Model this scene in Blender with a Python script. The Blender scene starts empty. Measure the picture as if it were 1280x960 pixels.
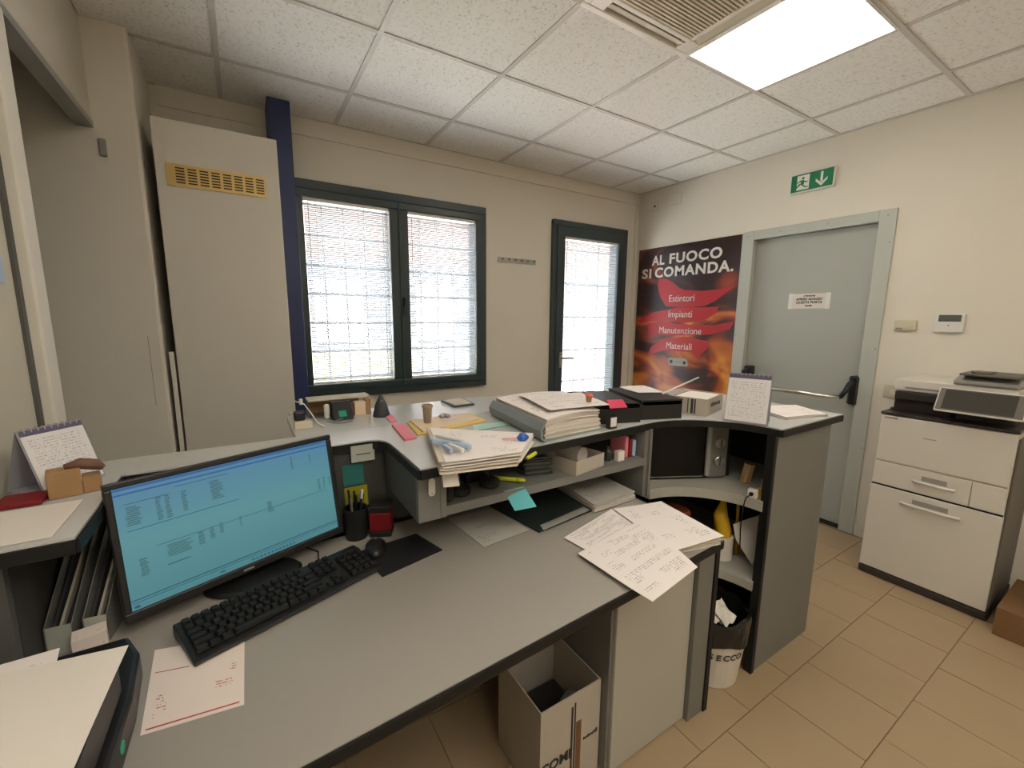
import bpy, math, random
from mathutils import Vector, Matrix, Euler
S = bpy.context.scene
C = S.collection
PI = math.pi
# ---------------------------------------------------------------- camera
H = 1.43                                   # eye height; x right along window wall, y to window wall, z up
cd = bpy.data.cameras.new('camera'); cam = bpy.data.objects.new('camera', cd); C.objects.link(cam); S.camera = cam
cd.sensor_fit = 'HORIZONTAL'; cd.sensor_width = 36.0; cd.lens = 36.0*534.6/1280; cd.clip_start = .02; cd.clip_end = 100
_r = Vector((.84753528, -.53067294, .00837753)); _u = Vector((.07519945, .13569617, .9878925)); _b = -Vector((.52538462, .83664376, -.1549136))
m = Matrix((_r, _u, _b)).transposed().to_4x4(); m.translation = (0, 0, H); cam.matrix_world = m
# ---------------------------------------------------------------- world and exposure
w = bpy.data.worlds.new('World'); S.world = w; w.use_nodes = True
bg = w.node_tree.nodes['Background']; bg.inputs[0].default_value = (.86, .93, 1.0, 1); bg.inputs[1].default_value = 7.0
S.view_settings.view_transform = 'Standard'; S.view_settings.look = 'None'; S.view_settings.gamma = 1; S.view_settings.use_curve_mapping = False
S.view_settings.exposure = 1.28
LAMP = 4.8
sd = bpy.data.lights.new('sun', 'SUN'); sd.energy = 34; sd.angle = .02; sd.color = (1, .95, .88)
sun = bpy.data.objects.new('sun', sd); C.objects.link(sun); sun.rotation_euler = (math.radians(40), 0, math.radians(-12))   # from behind the building onto the street
# ---------------------------------------------------------------- materials
def nt(name):
    m = bpy.data.materials.new(name); m.use_nodes = True; t = m.node_tree
    return m, t, t.nodes['Principled BSDF'], t.nodes, t.links
def mat(name, col, rough=.5, metal=0, spec=.5, noise=0, nscale=8, bump=0, bscale=200, emis=None, es=0, trans=0, coat=0):
    m, t, b, N, L = nt(name)
    c = tuple(col)+(1,)
    b.inputs['Base Color'].default_value = c; b.inputs['Roughness'].default_value = rough
    b.inputs['Metallic'].default_value = metal; b.inputs['Specular IOR Level'].default_value = spec
    b.inputs['Transmission Weight'].default_value = trans; b.inputs['Coat Weight'].default_value = coat
    tc = N.new('ShaderNodeTexCoord')
    if noise:
        n = N.new('ShaderNodeTexNoise'); n.inputs['Scale'].default_value = nscale; n.inputs['Detail'].default_value = 6
        L.new(tc.outputs['Object'], n.inputs['Vector'])
        r = N.new('ShaderNodeMix'); r.data_type = 'RGBA'
        r.inputs[6].default_value = tuple(x*(1-noise) for x in col)+(1,); r.inputs[7].default_value = tuple(min(1, x*(1+noise)) for x in col)+(1,)
        L.new(n.outputs['Fac'], r.inputs[0]); L.new(r.outputs[2], b.inputs['Base Color'])
    if bump:
        n = N.new('ShaderNodeTexNoise'); n.inputs['Scale'].default_value = bscale; n.inputs['Detail'].default_value = 3
        L.new(tc.outputs['Object'], n.inputs['Vector'])
        bm = N.new('ShaderNodeBump'); bm.inputs['Strength'].default_value = bump; bm.inputs['Distance'].default_value = .002
        L.new(n.outputs['Fac'], bm.inputs['Height']); L.new(bm.outputs[0], b.inputs['Normal'])
    if emis: b.inputs['Emission Color'].default_value = tuple(emis)+(1,); b.inputs['Emission Strength'].default_value = es
    return m
def paper_mat(name, base=(.80, .745, .725), ink=(.12, .12, .14), lines=38, dens=.5, seed=0.0, blocks=.45, margin=.09, strength=.85):
    """printed sheet: rows of word-like marks laid out on the sheet's own UVs"""
    m, t, b, N, L = nt(name); b.inputs['Roughness'].default_value = .75
    b.inputs['Specular IOR Level'].default_value = .2
    uv = N.new('ShaderNodeUVMap'); sp = N.new('ShaderNodeSeparateXYZ'); L.new(uv.outputs[0], sp.inputs[0])
    def M(op, a, bb=None, c=None):
        n = N.new('ShaderNodeMath'); n.operation = op
        for i, x in enumerate((a, bb, c)):
            if x is None: continue
            if isinstance(x, (int, float)): n.inputs[i].default_value = x
            else: L.new(x, n.inputs[i])
        return n.outputs[0]
    u, v = sp.outputs[0], sp.outputs[1]
    vl = M('MULTIPLY', v, lines); fr = M('FRACT', vl); fl = M('FLOOR', vl)
    row = M('LESS_THAN', fr, .42)
    cb = N.new('ShaderNodeCombineXYZ'); L.new(M('MULTIPLY', u, 55), cb.inputs[0]); L.new(M('MULTIPLY', fl, 7.3), cb.inputs[1]); cb.inputs[2].default_value = seed
    n1 = N.new('ShaderNodeTexNoise'); n1.inputs['Scale'].default_value = 1; n1.inputs['Detail'].default_value = 1; L.new(cb.outputs[0], n1.inputs['Vector'])
    word = M('GREATER_THAN', n1.outputs['Fac'], dens)
    cb2 = N.new('ShaderNodeCombineXYZ'); L.new(M('MULTIPLY', u, 3.1), cb2.inputs[0]); L.new(M('MULTIPLY', M('FLOOR', M('MULTIPLY', v, lines/3.0)), .9), cb2.inputs[1]); cb2.inputs[2].default_value = seed+5
    n2 = N.new('ShaderNodeTexNoise'); n2.inputs['Scale'].default_value = 1; n2.inputs['Detail'].default_value = 0; L.new(cb2.outputs[0], n2.inputs['Vector'])
    blk = M('GREATER_THAN', n2.outputs['Fac'], blocks)
    mg = M('MULTIPLY', M('MULTIPLY', M('GREATER_THAN', u, margin), M('LESS_THAN', u, 1-margin)), M('MULTIPLY', M('GREATER_THAN', v, margin), M('LESS_THAN', v, 1-margin*.7)))
    f = M('MULTIPLY', M('MULTIPLY', row, word), M('MULTIPLY', blk, mg)); f = M('MULTIPLY', f, strength)
    mx = N.new('ShaderNodeMix'); mx.data_type = 'RGBA'; mx.inputs[6].default_value = base+(1,); mx.inputs[7].default_value = ink+(1,)
    L.new(f, mx.inputs[0]); L.new(mx.outputs[2], b.inputs['Base Color'])
    return m
M = {}
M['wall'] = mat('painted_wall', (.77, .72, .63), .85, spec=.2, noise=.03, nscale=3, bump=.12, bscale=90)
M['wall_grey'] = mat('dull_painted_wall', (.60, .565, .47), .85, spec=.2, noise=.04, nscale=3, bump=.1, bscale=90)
M['white_trim'] = mat('white_trim_paint', (.74, .70, .62), .5)
M['pvc'] = mat('dark_green_grey_frame', (.034, .055, .060), .33, bump=.05)
M['blue'] = mat('dark_blue_paint', (.018, .032, .115), .45, noise=.1)
M['cabinet'] = mat('off_white_cabinet', (.70, .655, .58), .45)
M['gold'] = mat('brass_grille', (.52, .36, .13), .38, metal=.5)
M['dark'] = mat('dark_void', (.012, .011, .010), .8)
M['black'] = mat('black_plastic', (.012, .012, .013), .42)
M['matblack'] = mat('matt_black_rubber', (.008, .008, .009), .7)
M['edge'] = mat('black_edge_trim', (.010, .010, .010), .55, spec=.3)
M['unit_dark'] = mat('black_inner_laminate', (.016, .016, .015), .6, spec=.3)  # near-black tone for the inner faces of the corner unit
M['alcove'] = mat('charcoal_panel', (.050, .050, .047), .6)  # grey panel with the shade of the alcove put into its colour
M['desk'] = mat('grey_laminate', (.33, .305, .275), .42, noise=.03, nscale=60, bump=.1, bscale=600)
M['top'] = mat('counter_laminate', (.56, .565, .555), .20, noise=.03, nscale=60, bump=.08, bscale=600)
M['panel'] = mat('grey_panel', (.175, .172, .158), .55, noise=.03, nscale=40)
M['panel_dark'] = mat('dark_grey_panel', (.095, .095, .089), .6)
M['drawer'] = mat('light_grey_front', (.42, .405, .355), .5)
M['door'] = mat('grey_door_paint', (.425, .44, .405), .42, noise=.02)
M['doorframe'] = mat('grey_door_frame', (.50, .52, .475), .45, noise=.03)
M['chrome'] = mat('chrome', (.75, .74, .70), .2, metal=1)
M['steel'] = mat('brushed_steel', (.50, .48, .44), .38, metal=.8)
M['printer'] = mat('printer_off_white', (.66, .62, .56), .5)
M['printer_dk'] = mat('printer_dark_brown_black', (.035, .028, .026), .4)
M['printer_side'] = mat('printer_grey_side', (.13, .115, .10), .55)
M['plate'] = mat('ivory_switch_plate', (.66, .60, .46), .45)
M['ac_white'] = mat('bright_white_plastic', (.90, .87, .80), .4)  # spill from the neighbouring lamp put into a brighter white for the cover
M['white_pl'] = mat('white_plastic', (.74, .72, .68), .4)
M['lcd'] = mat('grey_lcd', (.10, .11, .10), .2)
M['cardboard'] = mat('brown_cardboard', (.20, .105, .042), .8, noise=.1, nscale=20)
M['whitebox'] = mat('white_cardboard', (.45, .40, .335), .8, noise=.04, nscale=20)
M['ink'] = mat('dark_print', (.03, .028, .03), .7)
M['inkbrown'] = mat('brown_tape', (.17, .08, .03), .4)
M['white_ink'] = mat('white_print', (.80, .77, .72), .6)
M['redband'] = mat('red_print', (.50, .018, .03), .35)
M['green'] = mat('sign_green', (.010, .20, .085), .35)
M['sticky_teal'] = mat('teal_note', (.012, .13, .12), .7)  # teal darkened to hold the alcove's shade
M['sticky_yellow'] = mat('yellow_note', (.33, .31, .015), .7)  # yellow darkened likewise, alcove shade in the colour
M['sticky_cyan'] = mat('cyan_note', (.13, .52, .58), .7)
M['magenta'] = mat('magenta_card', (.70, .03, .10), .6)
M['pink'] = mat('pink_pad', (.72, .21, .26), .6)
M['pinkred'] = mat('red_plastic', (.20, .004, .008), .5)  # red deepened to carry the alcove's shade on the speaker
M['folder_y'] = mat('yellow_folder', (.78, .55, .16), .6)
M['folder_o'] = mat('buff_folder', (.76, .60, .42), .6)
M['folder_g'] = mat('grey_green_folder', (.22, .25, .25), .45)
M['folder_dk'] = mat('dark_folder', (.020, .028, .026), .4)
M['highlighter'] = mat('yellow_green_highlighter', (.55, .62, .02), .4)
M['bluepl'] = mat('blue_plastic', (.03, .11, .45), .35)
M['paleblue'] = mat('pale_blue_plastic', (.40, .50, .68), .35)
M['tealpl'] = mat('aqua_plastic_sleeve', (.45, .72, .62), .3)
M['terracotta'] = mat('terracotta', (.30, .17, .09), .7)
M['orange'] = mat('orange_red_flower', (.85, .16, .07), .6)
M['cup'] = mat('ribbed_taupe_card', (.34, .27, .19), .7, noise=.25, nscale=90)
M['kraft'] = mat('kraft_box', (.36, .21, .10), .8, noise=.1, nscale=30)
M['brownfig'] = mat('brown_figure', (.16, .08, .05), .6, noise=.3, nscale=30)
M['grey_label'] = mat('grey_label', (.42, .43, .38), .6)
M['tape'] = mat('clear_tape', (.8, .8, .75), .2)
M['yellow'] = mat('yellow_plastic_bag', (.72, .45, .02), .35)
M['tan'] = mat('tan_card_tube', (.42, .27, .13), .7)
M['bin'] = mat('white_bin_plastic', (.64, .60, .52), .4)
M['bag'] = mat('black_bin_bag', (.010, .010, .011), .28, bump=.9, bscale=30)
M['tissue'] = mat('crumpled_tissue', (.76, .72, .64), .8)
M['greenpl'] = mat('green_plastic', (.01, .30, .19), .4)
M['slat'] = mat('white_blind_slat', (.82, .84, .84), .5)
M['cord'] = mat('blind_cord', (.55, .55, .53), .7)
M['grey_pl'] = mat('grey_plastic', (.30, .295, .27), .45)
M['violet'] = mat('violet_header', (.10, .09, .17), .6)
M['grey_violet'] = mat('grey_violet_card', (.33, .32, .36), .6)
M['asphalt'] = mat('pale_pavement', (.50, .49, .47), .9, noise=.1)
M['facade'] = mat('grey_facade', (.085, .09, .10), .9, noise=.08, nscale=1)
M['brickred'] = mat('red_brick_facade', (.12, .078, .068), .9, noise=.15, nscale=3)
M['bars'] = mat('grille_bars', (.50, .51, .51), .6)
M['paleyel'] = mat('pale_yellow_wall', (.13, .125, .08), .8)
M['redext'] = mat('red_exterior', (.60, .10, .10), .6)
M['paper'] = mat('plain_paper', (.75, .70, .65), .75, spec=.2)
M['sheet_edge'] = mat('paper_edges', (.66, .59, .50), .8, noise=.15, nscale=150)
M['p1'] = paper_mat('printed_form', seed=1.3, lines=44, dens=.47, blocks=.47, strength=.6)
M['p2'] = paper_mat('printed_invoice', seed=7.9, lines=36, dens=.5, blocks=.5, strength=.55)
M['p3'] = paper_mat('sparse_letter', seed=3.1, lines=30, dens=.53, blocks=.60, strength=.6)
M['p4'] = paper_mat('red_printed_form', seed=4.4, lines=30, dens=.5, blocks=.70, ink=(.5, .12, .1), base=(.78, .68, .63))
M['p5'] = paper_mat('dim_paper', base=(.52, .50, .46), seed=9.1, lines=30, dens=.55, blocks=.62)  # darker copy of the paper: shade under the shelf put into its base
M['pcal'] = paper_mat('calendar_print', base=(.76, .74, .76), ink=(.16, .14, .22), lines=20, dens=.52, seed=2.2, blocks=.3, margin=.08, strength=.45)
M['floor'] = mat('beige_floor_tile', (.39, .285, .175), .33, noise=.07, nscale=5, bump=.05, bscale=60)
M['grout'] = mat('tile_grout', (.26, .19, .12), .9)
M['grid'] = mat('ceiling_grid_metal', (.62, .60, .56), .5)
def lamp_mat(name, col, st):
    m, t, b, N, L = nt(name); N.remove(b); e = N.new('ShaderNodeEmission'); e.inputs[0].default_value = col+(1,); e.inputs[1].default_value = st
    L.new(e.outputs[0], N['Material Output'].inputs[0]); return m
M['lamp'] = lamp_mat('lamp_diffuser', (1.0, .925, .79), LAMP)
def glass_mat():
    m, t, b, N, L = nt('window_glass'); N.remove(b)
    tr = N.new('ShaderNodeBsdfTransparent'); gl = N.new('ShaderNodeBsdfGlossy'); gl.inputs['Roughness'].default_value = .02
    mx = N.new('ShaderNodeMixShader'); mx.inputs[0].default_value = .045
    L.new(tr.outputs[0], mx.inputs[1]); L.new(gl.outputs[0], mx.inputs[2]); L.new(mx.outputs[0], N['Material Output'].inputs[0])
    return m
M['glass'] = glass_mat()
def slat_mat():
    m, t, b, N, L = nt('translucent_slat'); b.inputs['Base Color'].default_value = (.42, .44, .46, 1); b.inputs['Roughness'].default_value = .5
    tl = N.new('ShaderNodeBsdfTranslucent'); tl.inputs[0].default_value = (.60, .63, .66, 1)
    mx = N.new('ShaderNodeMixShader'); mx.inputs[0].default_value = .12
    L.new(b.outputs[0], mx.inputs[1]); L.new(tl.outputs[0], mx.inputs[2]); L.new(mx.outputs[0], N['Material Output'].inputs[0]); return m
M['slat'] = slat_mat()
def tile_mat():
    m, t, b, N, L = nt('mineral_ceiling_tile'); b.inputs['Roughness'].default_value = .9; b.inputs['Specular IOR Level'].default_value = .1
    tc = N.new('ShaderNodeTexCoord'); n = N.new('ShaderNodeTexNoise'); n.inputs['Scale'].default_value = 75; n.inputs['Detail'].default_value = 4; n.inputs['Roughness'].default_value = .7
    mp = N.new('ShaderNodeMapping'); mp.inputs['Scale'].default_value = (1, .8, 1); L.new(tc.outputs['Object'], mp.inputs[0]); L.new(mp.outputs[0], n.inputs['Vector'])
    r = N.new('ShaderNodeValToRGB'); r.color_ramp.elements[0].position = .30; r.color_ramp.elements[0].color = (.60, .565, .51, 1); r.color_ramp.elements[1].position = .46; r.color_ramp.elements[1].color = (.90, .885, .845, 1)
    L.new(n.outputs['Fac'], r.inputs[0]); L.new(r.outputs[0], b.inputs['Base Color'])
    bm = N.new('ShaderNodeBump'); bm.inputs['Strength'].default_value = .5; bm.inputs['Distance'].default_value = .003; L.new(n.outputs['Fac'], bm.inputs['Height']); L.new(bm.outputs[0], b.inputs['Normal'])
    return m
M['tile'] = tile_mat()
def flame_mat():
    m, t, b, N, L = nt('flame_poster_print'); b.inputs['Roughness'].default_value = .3
    tc = N.new('ShaderNodeTexCoord'); mp = N.new('ShaderNodeMapping'); mp.inputs['Rotation'].default_value = (.5, 0, 0); mp.inputs['Scale'].default_value = (1, 1.6, 2.6)
    L.new(tc.outputs['Object'], mp.inputs[0])
    n = N.new('ShaderNodeTexNoise'); n.inputs['Scale'].default_value = 1.05; n.inputs['Detail'].default_value = 2; n.inputs['Distortion'].default_value = 1.6; L.new(mp.outputs[0], n.inputs['Vector'])
    sp = N.new('ShaderNodeSeparateXYZ'); L.new(tc.outputs['Object'], sp.inputs[0])
    ma = N.new('ShaderNodeMath'); ma.operation = 'MULTIPLY_ADD'; L.new(sp.outputs[2], ma.inputs[0]); ma.inputs[1].default_value = -.16; ma.inputs[2].default_value = .12
    ad = N.new('ShaderNodeMath'); L.new(n.outputs['Fac'], ad.inputs[0]); L.new(ma.outputs[0], ad.inputs[1])
    r = N.new('ShaderNodeValToRGB'); cr = r.color_ramp; cr.elements[0].position = .38; cr.elements[0].color = (.030, .012, .012, 1); cr.elements[1].position = .74; cr.elements[1].color = (.78, .34, .06, 1)
    for p, c in ((.47, (.06, .02, .015, 1)), (.53, (.22, .04, .02, 1)), (.60, (.48, .10, .025, 1)), (.66, (.62, .20, .035, 1))):
        e = cr.elements.new(p); e.color = c
    L.new(ad.outputs[0], r.inputs[0]); L.new(r.outputs[0], b.inputs['Base Color']); return m
M['flame'] = flame_mat()
def screen_mat():
    m, t, b, N, L = nt('lit_screen'); b.inputs['Base Color'].default_value = (.01, .01, .01, 1); b.inputs['Roughness'].default_value = .35
    uv = N.new('ShaderNodeUVMap'); sp = N.new('ShaderNodeSeparateXYZ'); L.new(uv.outputs[0], sp.inputs[0])
    r = N.new('ShaderNodeValToRGB'); cr = r.color_ramp; cr.interpolation = 'LINEAR'
    cr.elements[0].position = 0; cr.elements[0].color = (.075, .24, .27, 1); cr.elements[1].position = 1; cr.elements[1].color = (.09, .235, .37, 1)
    e = cr.elements.new(.55); e.color = (.105, .30, .33, 1)
    L.new(sp.outputs[1], r.inputs[0]); L.new(r.outputs[0], b.inputs['Emission Color']); b.inputs['Emission Strength'].default_value = .35; return m
M['screen'] = screen_mat()
M['ui_dark'] = mat('screen_dark_pixels', (.01, .01, .01), .4, emis=(.02, .09, .15), es=.35)
M['ui_mid'] = mat('screen_grey_pixels', (.01, .01, .01), .4, emis=(.045, .14, .16), es=.35)
M['ui_blue'] = mat('screen_blue_bar', (.01, .01, .01), .4, emis=(.03, .12, .33), es=.35)
# ---------------------------------------------------------------- geometry helpers
class G:
    def __init__(s): s.v = []; s.f = []; s.m = []; s.uv = {}
    def quadfaces(s, n, fs, mi, uvs=None):
        for k, f in enumerate(fs):
            s.f.append(tuple(i+n for i in f)); s.m.append(mi)
            if uvs: s.uv[len(s.f)-1] = uvs[k]
    def box(s, x0, x1, y0, y1, z0, z1, mi=0, R=None, o=None):
        n = len(s.v); P = [(x, y, z) for z in (z0, z1) for y in (y0, y1) for x in (x0, x1)]
        if R is not None:
            o = Vector(o or (0, 0, 0)); P = [tuple(R @ Vector(p) + o) for p in P]
        s.v += P
        U = [(0, 0), (1, 0), (1, 1), (0, 1)]
        s.quadfaces(n, [(0, 2, 3, 1), (4, 5, 7, 6), (0, 1, 5, 4), (2, 6, 7, 3), (0, 4, 6, 2), (1, 3, 7, 5)], mi, [U]*6)
        return s
    def prism(s, poly, z0, z1, mi=0, mtop=None, axis='z', uvq=None):
        """poly in 2D (counter-clockwise), extruded along axis"""
        n = len(s.v); k = len(poly)
        mk = {'z': lambda a, b, c: (a, b, c), 'y': lambda a, b, c: (a, c, b), 'x': lambda a, b, c: (c, a, b)}[axis]
        s.v += [mk(a, b, z0) for a, b in poly]+[mk(a, b, z1) for a, b in poly]
        s.f.append(tuple(n+i for i in reversed(range(k)))); s.m.append(mi)
        s.f.append(tuple(n+k+i for i in range(k))); s.m.append(mi if mtop is None else mtop)
        if k == 4: s.uv[len(s.f)-1] = [(0, 0), (1, 0), (1, 1), (0, 1)]
        for i in range(k):
            j = (i+1) % k; s.f.append((n+i, n+j, n+k+j, n+k+i)); s.m.append(mi)
        return s
    def lathe(s, prof, c=(0, 0, 0), n=24, mi=0, cap=True, axis='z'):
        b = len(s.v); cx, cy, cz = c
        for r, z in prof:
            for i in range(n):
                a = 2*PI*i/n; p = (r*math.cos(a), r*math.sin(a), z)
                if axis == 'y': p = (p[0], -p[2], p[1])
                if axis == 'x': p = (p[2], p[0], p[1])
                s.v.append((cx+p[0], cy+p[1], cz+p[2]))
        for k in range(len(prof)-1):
            for i in range(n):
                j = (i+1) % n; s.f.append((b+k*n+i, b+k*n+j, b+(k+1)*n+j, b+(k+1)*n+i)); s.m.append(mi)
        if cap:
            s.f.append(tuple(b+i for i in reversed(range(n)))); s.m.append(mi)
            q = b+(len(prof)-1)*n; s.f.append(tuple(q+i for i in range(n))); s.m.append(mi)
        return s
    def tube(s, pts, r, n=6, mi=0):
        pts = [Vector(p) for p in pts]; b = len(s.v); up = Vector((0, 0, 1))
        for i, p in enumerate(pts):
            d = (pts[min(i+1, len(pts)-1)]-pts[max(i-1, 0)]).normalized()
            a = d.cross(up); a = a.normalized() if a.length > .05 else Vector((1, 0, 0)); c = d.cross(a).normalized()
            rr = r[i] if isinstance(r, (list, tuple)) else r
            for k in range(n): t = 2*PI*k/n; s.v.append(tuple(p+a*rr*math.cos(t)+c*rr*math.sin(t)))
        for i in range(len(pts)-1):
            for k in range(n):
                j = (k+1) % n; s.f.append((b+i*n+k, b+i*n+j, b+(i+1)*n+j, b+(i+1)*n+k)); s.m.append(mi)
        s.f.append(tuple(b+k for k in reversed(range(n)))); s.m.append(mi); q = b+(len(pts)-1)*n; s.f.append(tuple(q+k for k in range(n))); s.m.append(mi)
        return s
    def sheet(s, c, th=.0008, nu=8, nv=8, wave=None, mi=0):
        """c = 4 corners (u0v0,u1v0,u1v1,u0v1); wave(u,v) -> dz; thin solid"""
        c = [Vector(p) for p in c]; b = len(s.v)
        for t in (0, th):
            for j in range(nv+1):
                for i in range(nu+1):
                    u, v = i/nu, j/nv
                    p = c[0]*(1-u)*(1-v)+c[1]*u*(1-v)+c[2]*u*v+c[3]*(1-u)*v
                    s.v.append((p.x, p.y, p.z+t+(wave(u, v) if wave else 0)))
        W = nu+1; T = W*(nv+1)
        for j in range(nv):
            for i in range(nu):
                a = b+j*W+i; u0, u1, v0, v1 = i/nu, (i+1)/nu, j/nv, (j+1)/nv
                s.f.append((a+T, a+T+1, a+T+W+1, a+T+W)); s.m.append(mi); s.uv[len(s.f)-1] = [(u0, v0), (u1, v0), (u1, v1), (u0, v1)]
                s.f.append((a, a+W, a+W+1, a+1)); s.m.append(mi)
        ring = [i for i in range(nu)]+[j*W+nu for j in range(nv)]+[nv*W+i for i in range(nu, 0, -1)]+[j*W for j in range(nv, 0, -1)]
        for k in range(len(ring)):
            p, q = b+ring[k], b+ring[(k+1) % len(ring)]; s.f.append((p, q, q+T, p+T)); s.m.append(mi)
        return s
    def build(s, name, mats, parent=None, bevel=0, smooth=False, local=False, origin=None, seg=2):
        if not isinstance(mats, (list, tuple)): mats = [mats]
        me = bpy.data.meshes.new(name); off = Vector(origin) if origin else Vector()
        vs = s.v
        if parent is not None and not local:
            inv = parent.matrix_basis.inverted()
            if parent.parent: inv = inv @ parent.parent.matrix_basis.inverted()
            vs = [tuple(inv @ Vector(v)) for v in vs]
        elif origin: vs = [tuple(Vector(v)-off) for v in vs]
        me.from_pydata([tuple(v) for v in vs], [], s.f)
        for mt in mats: me.materials.append(M[mt] if isinstance(mt, str) else mt)
        uvl = me.uv_layers.new(name='UVMap')
        for i, p in enumerate(me.polygons):
            p.material_index = s.m[i]; p.use_smooth = smooth
            if i in s.uv:
                for li, c in zip(p.loop_indices, s.uv[i]): uvl.data[li].uv = c
        o = bpy.data.objects.new(name, me); C.objects.link(o)
        if parent is not None: o.parent = parent
        elif origin: o.location = off
        if bevel:
            b = o.modifiers.new('bevel', 'BEVEL'); b.width = bevel; b.segments = seg; b.limit_method = 'ANGLE'; b.angle_limit = math.radians(40)
        return o
def B(*a, **k): return G().box(*a, **k)
def tag(o, label, cat, group=None):
    o['label'] = label; o['category'] = cat
    if group: o['group'] = group
    return o
def thing(name, label, cat, loc=(0, 0, 0), rot=(0, 0, 0), group=None):
    o = bpy.data.objects.new(name, None); C.objects.link(o); o.empty_display_size = .05
    o.matrix_basis = Matrix.Translation(loc) @ Euler(rot).to_matrix().to_4x4()
    o.rotation_euler = rot; o.location = loc
    return tag(o, label, cat, group)
def struct(name, g, m, parent=None, **k):
    o = g.build(name, m, parent, **k)
    if parent is None: o['kind'] = 'structure'
    return o
def sroot(name, loc=(0, 0, 0)):
    o = bpy.data.objects.new(name, None); C.objects.link(o); o.location = loc; o.matrix_basis = Matrix.Translation(loc); o['kind'] = 'structure'; return o
def text(body, size, m, parent, mw, bold=0, sc_=1, ext=.0004, align='CENTER', name='lettering', shear=0, sx=1, space=1):
    """flat print: mw places the text plane in parent space (parent treated as unrotated world offset)"""
    cu = bpy.data.curves.new(name, 'FONT'); cu.body = body; cu.size = size; cu.align_x = align; cu.offset = bold; cu.extrude = ext; cu.shear = shear
    cu.resolution_u = 3; cu.space_line = space; cu.space_character = sc_
    t = bpy.data.objects.new(name, cu); me = bpy.data.meshes.new_from_object(t)
    bpy.data.objects.remove(t); me.transform(mw @ Matrix.Diagonal((sx, 1, 1, 1)))
    me.materials.clear(); me.materials.append(M[m])
    o = bpy.data.objects.new(name, me); C.objects.link(o); o.parent = parent
    return o
def frame(o, x, y):   # matrix from origin, text-right and text-up vectors
    x = Vector(x).normalized(); y = Vector(y).normalized(); z = x.cross(y)
    m = Matrix((x, y, z)).transposed().to_4x4(); m.translation = Vector(o); return m
def rot2(x, y, a, c): ca, sa = math.cos(a), math.sin(a); return (c[0]+x*ca-y*sa, c[1]+x*sa+y*ca)
XR, YB, ZC = 3.395, 3.083, 1.188+H          # right wall, back wall, ceiling
XL, YF = -.468, -2.4
ZT = 1.03; ZD = .73                          # counter top, desk top
# ================================================================ FLOOR
fl = sroot('floor')
struct('grout_bed', B(XL-.9, XR+.12, YF, YB+.10, -.05, -.004), 'grout', fl)
rowp, colp = .3015, .29; tcache = {}
rnd = random.Random(4)
y = .9925-rowp*12
k = 0
while y < YB-.02:
    off = 1.195 if (round((y-.691)/rowp) % 2 == 0) else 1.337
    x = off-colp*8
    while x < XR:
        x0, x1, y0, y1 = max(x, XL), min(x+colp, XR), max(y, YF), min(y+rowp, YB)
        if x1-x0 > .03 and y1-y0 > .03:
            key = (round(x1-x0, 3), round(y1-y0, 3))
            if key not in tcache:
                o = B(.0015, key[0]-.0015, .0015, key[1]-.0015, -.004, 0).build('floor_tile', 'floor', None); tcache[key] = o.data
            else:
                o = bpy.data.objects.new('floor_tile', tcache[key]); C.objects.link(o)
            o.parent = fl; o.location = (x0, y0, rnd.uniform(-.0004, .0004)); k += 1
        x += colp
    y += rowp
struct('trim_1', B(XR-.012, XR, .93, 1.052, 0, .075), 'white_trim')          # skirting between door frame and copier
# ================================================================ CEILING
ce = sroot('ceiling')
struct('ceiling_slab', B(XL-.9, XR, YF, YB, ZC+.05, ZC+.08), 'white_trim', ce)
gx = [XL-.9+.0]+[round(-.006+.6*i, 3) for i in range(0, 6)]+[XR]
gx = [-.606]+[round(-.006+.6*i, 3) for i in range(0, 6)]+[XR]
gy = [YF]+[round(.82+.6*i, 3) for i in range(-5, 4)]+[YB]
skip = {(4, .82), (3, .82)}
lamps = [(4, .82), (3, -1.58), (1, -1.58), (1, -.38), (2, -.98)]  # first one is in view; the others are unseen, added to brighten the room
cache = {}
for i in range(len(gx)-1):
    for j in range(len(gy)-1):
        x0, x1, y0, y1 = gx[i], gx[i+1], gy[j], gy[j+1]
        if (i, gy[j]) == (3, .82) or (i, gy[j]) in lamps: continue
        if i == 0: x0 = XL
        key = (round(x1-x0, 3), round(y1-y0, 3))
        if key not in cache:
            o = B(.004, key[0]-.004, .004, key[1]-.004, .004, .018).build('ceiling_tile', 'tile', None); cache[key] = o.data
        else: o = bpy.data.objects.new('ceiling_tile', cache[key]); C.objects.link(o)
        o.parent = ce; o.location = (x0, y0, ZC)
for x in gx[1:-1]: struct('grid_bar', B(x-.0115, x+.0115, YF, YB, ZC-.001, ZC+.004), 'grid', ce)
for y in gy[1:-1]: struct('grid_bar', B(XL, XR, y-.0115, y+.0115, ZC-.0012, ZC+.004), 'grid', ce)
struct('edge_angle', B(XL, XR, YB-.02, YB, ZC-.002, ZC+.003), 'grid', ce); struct('edge_angle', B(XR-.02, XR, YF, YB, ZC-.002, ZC+.003), 'grid', ce)
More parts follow.
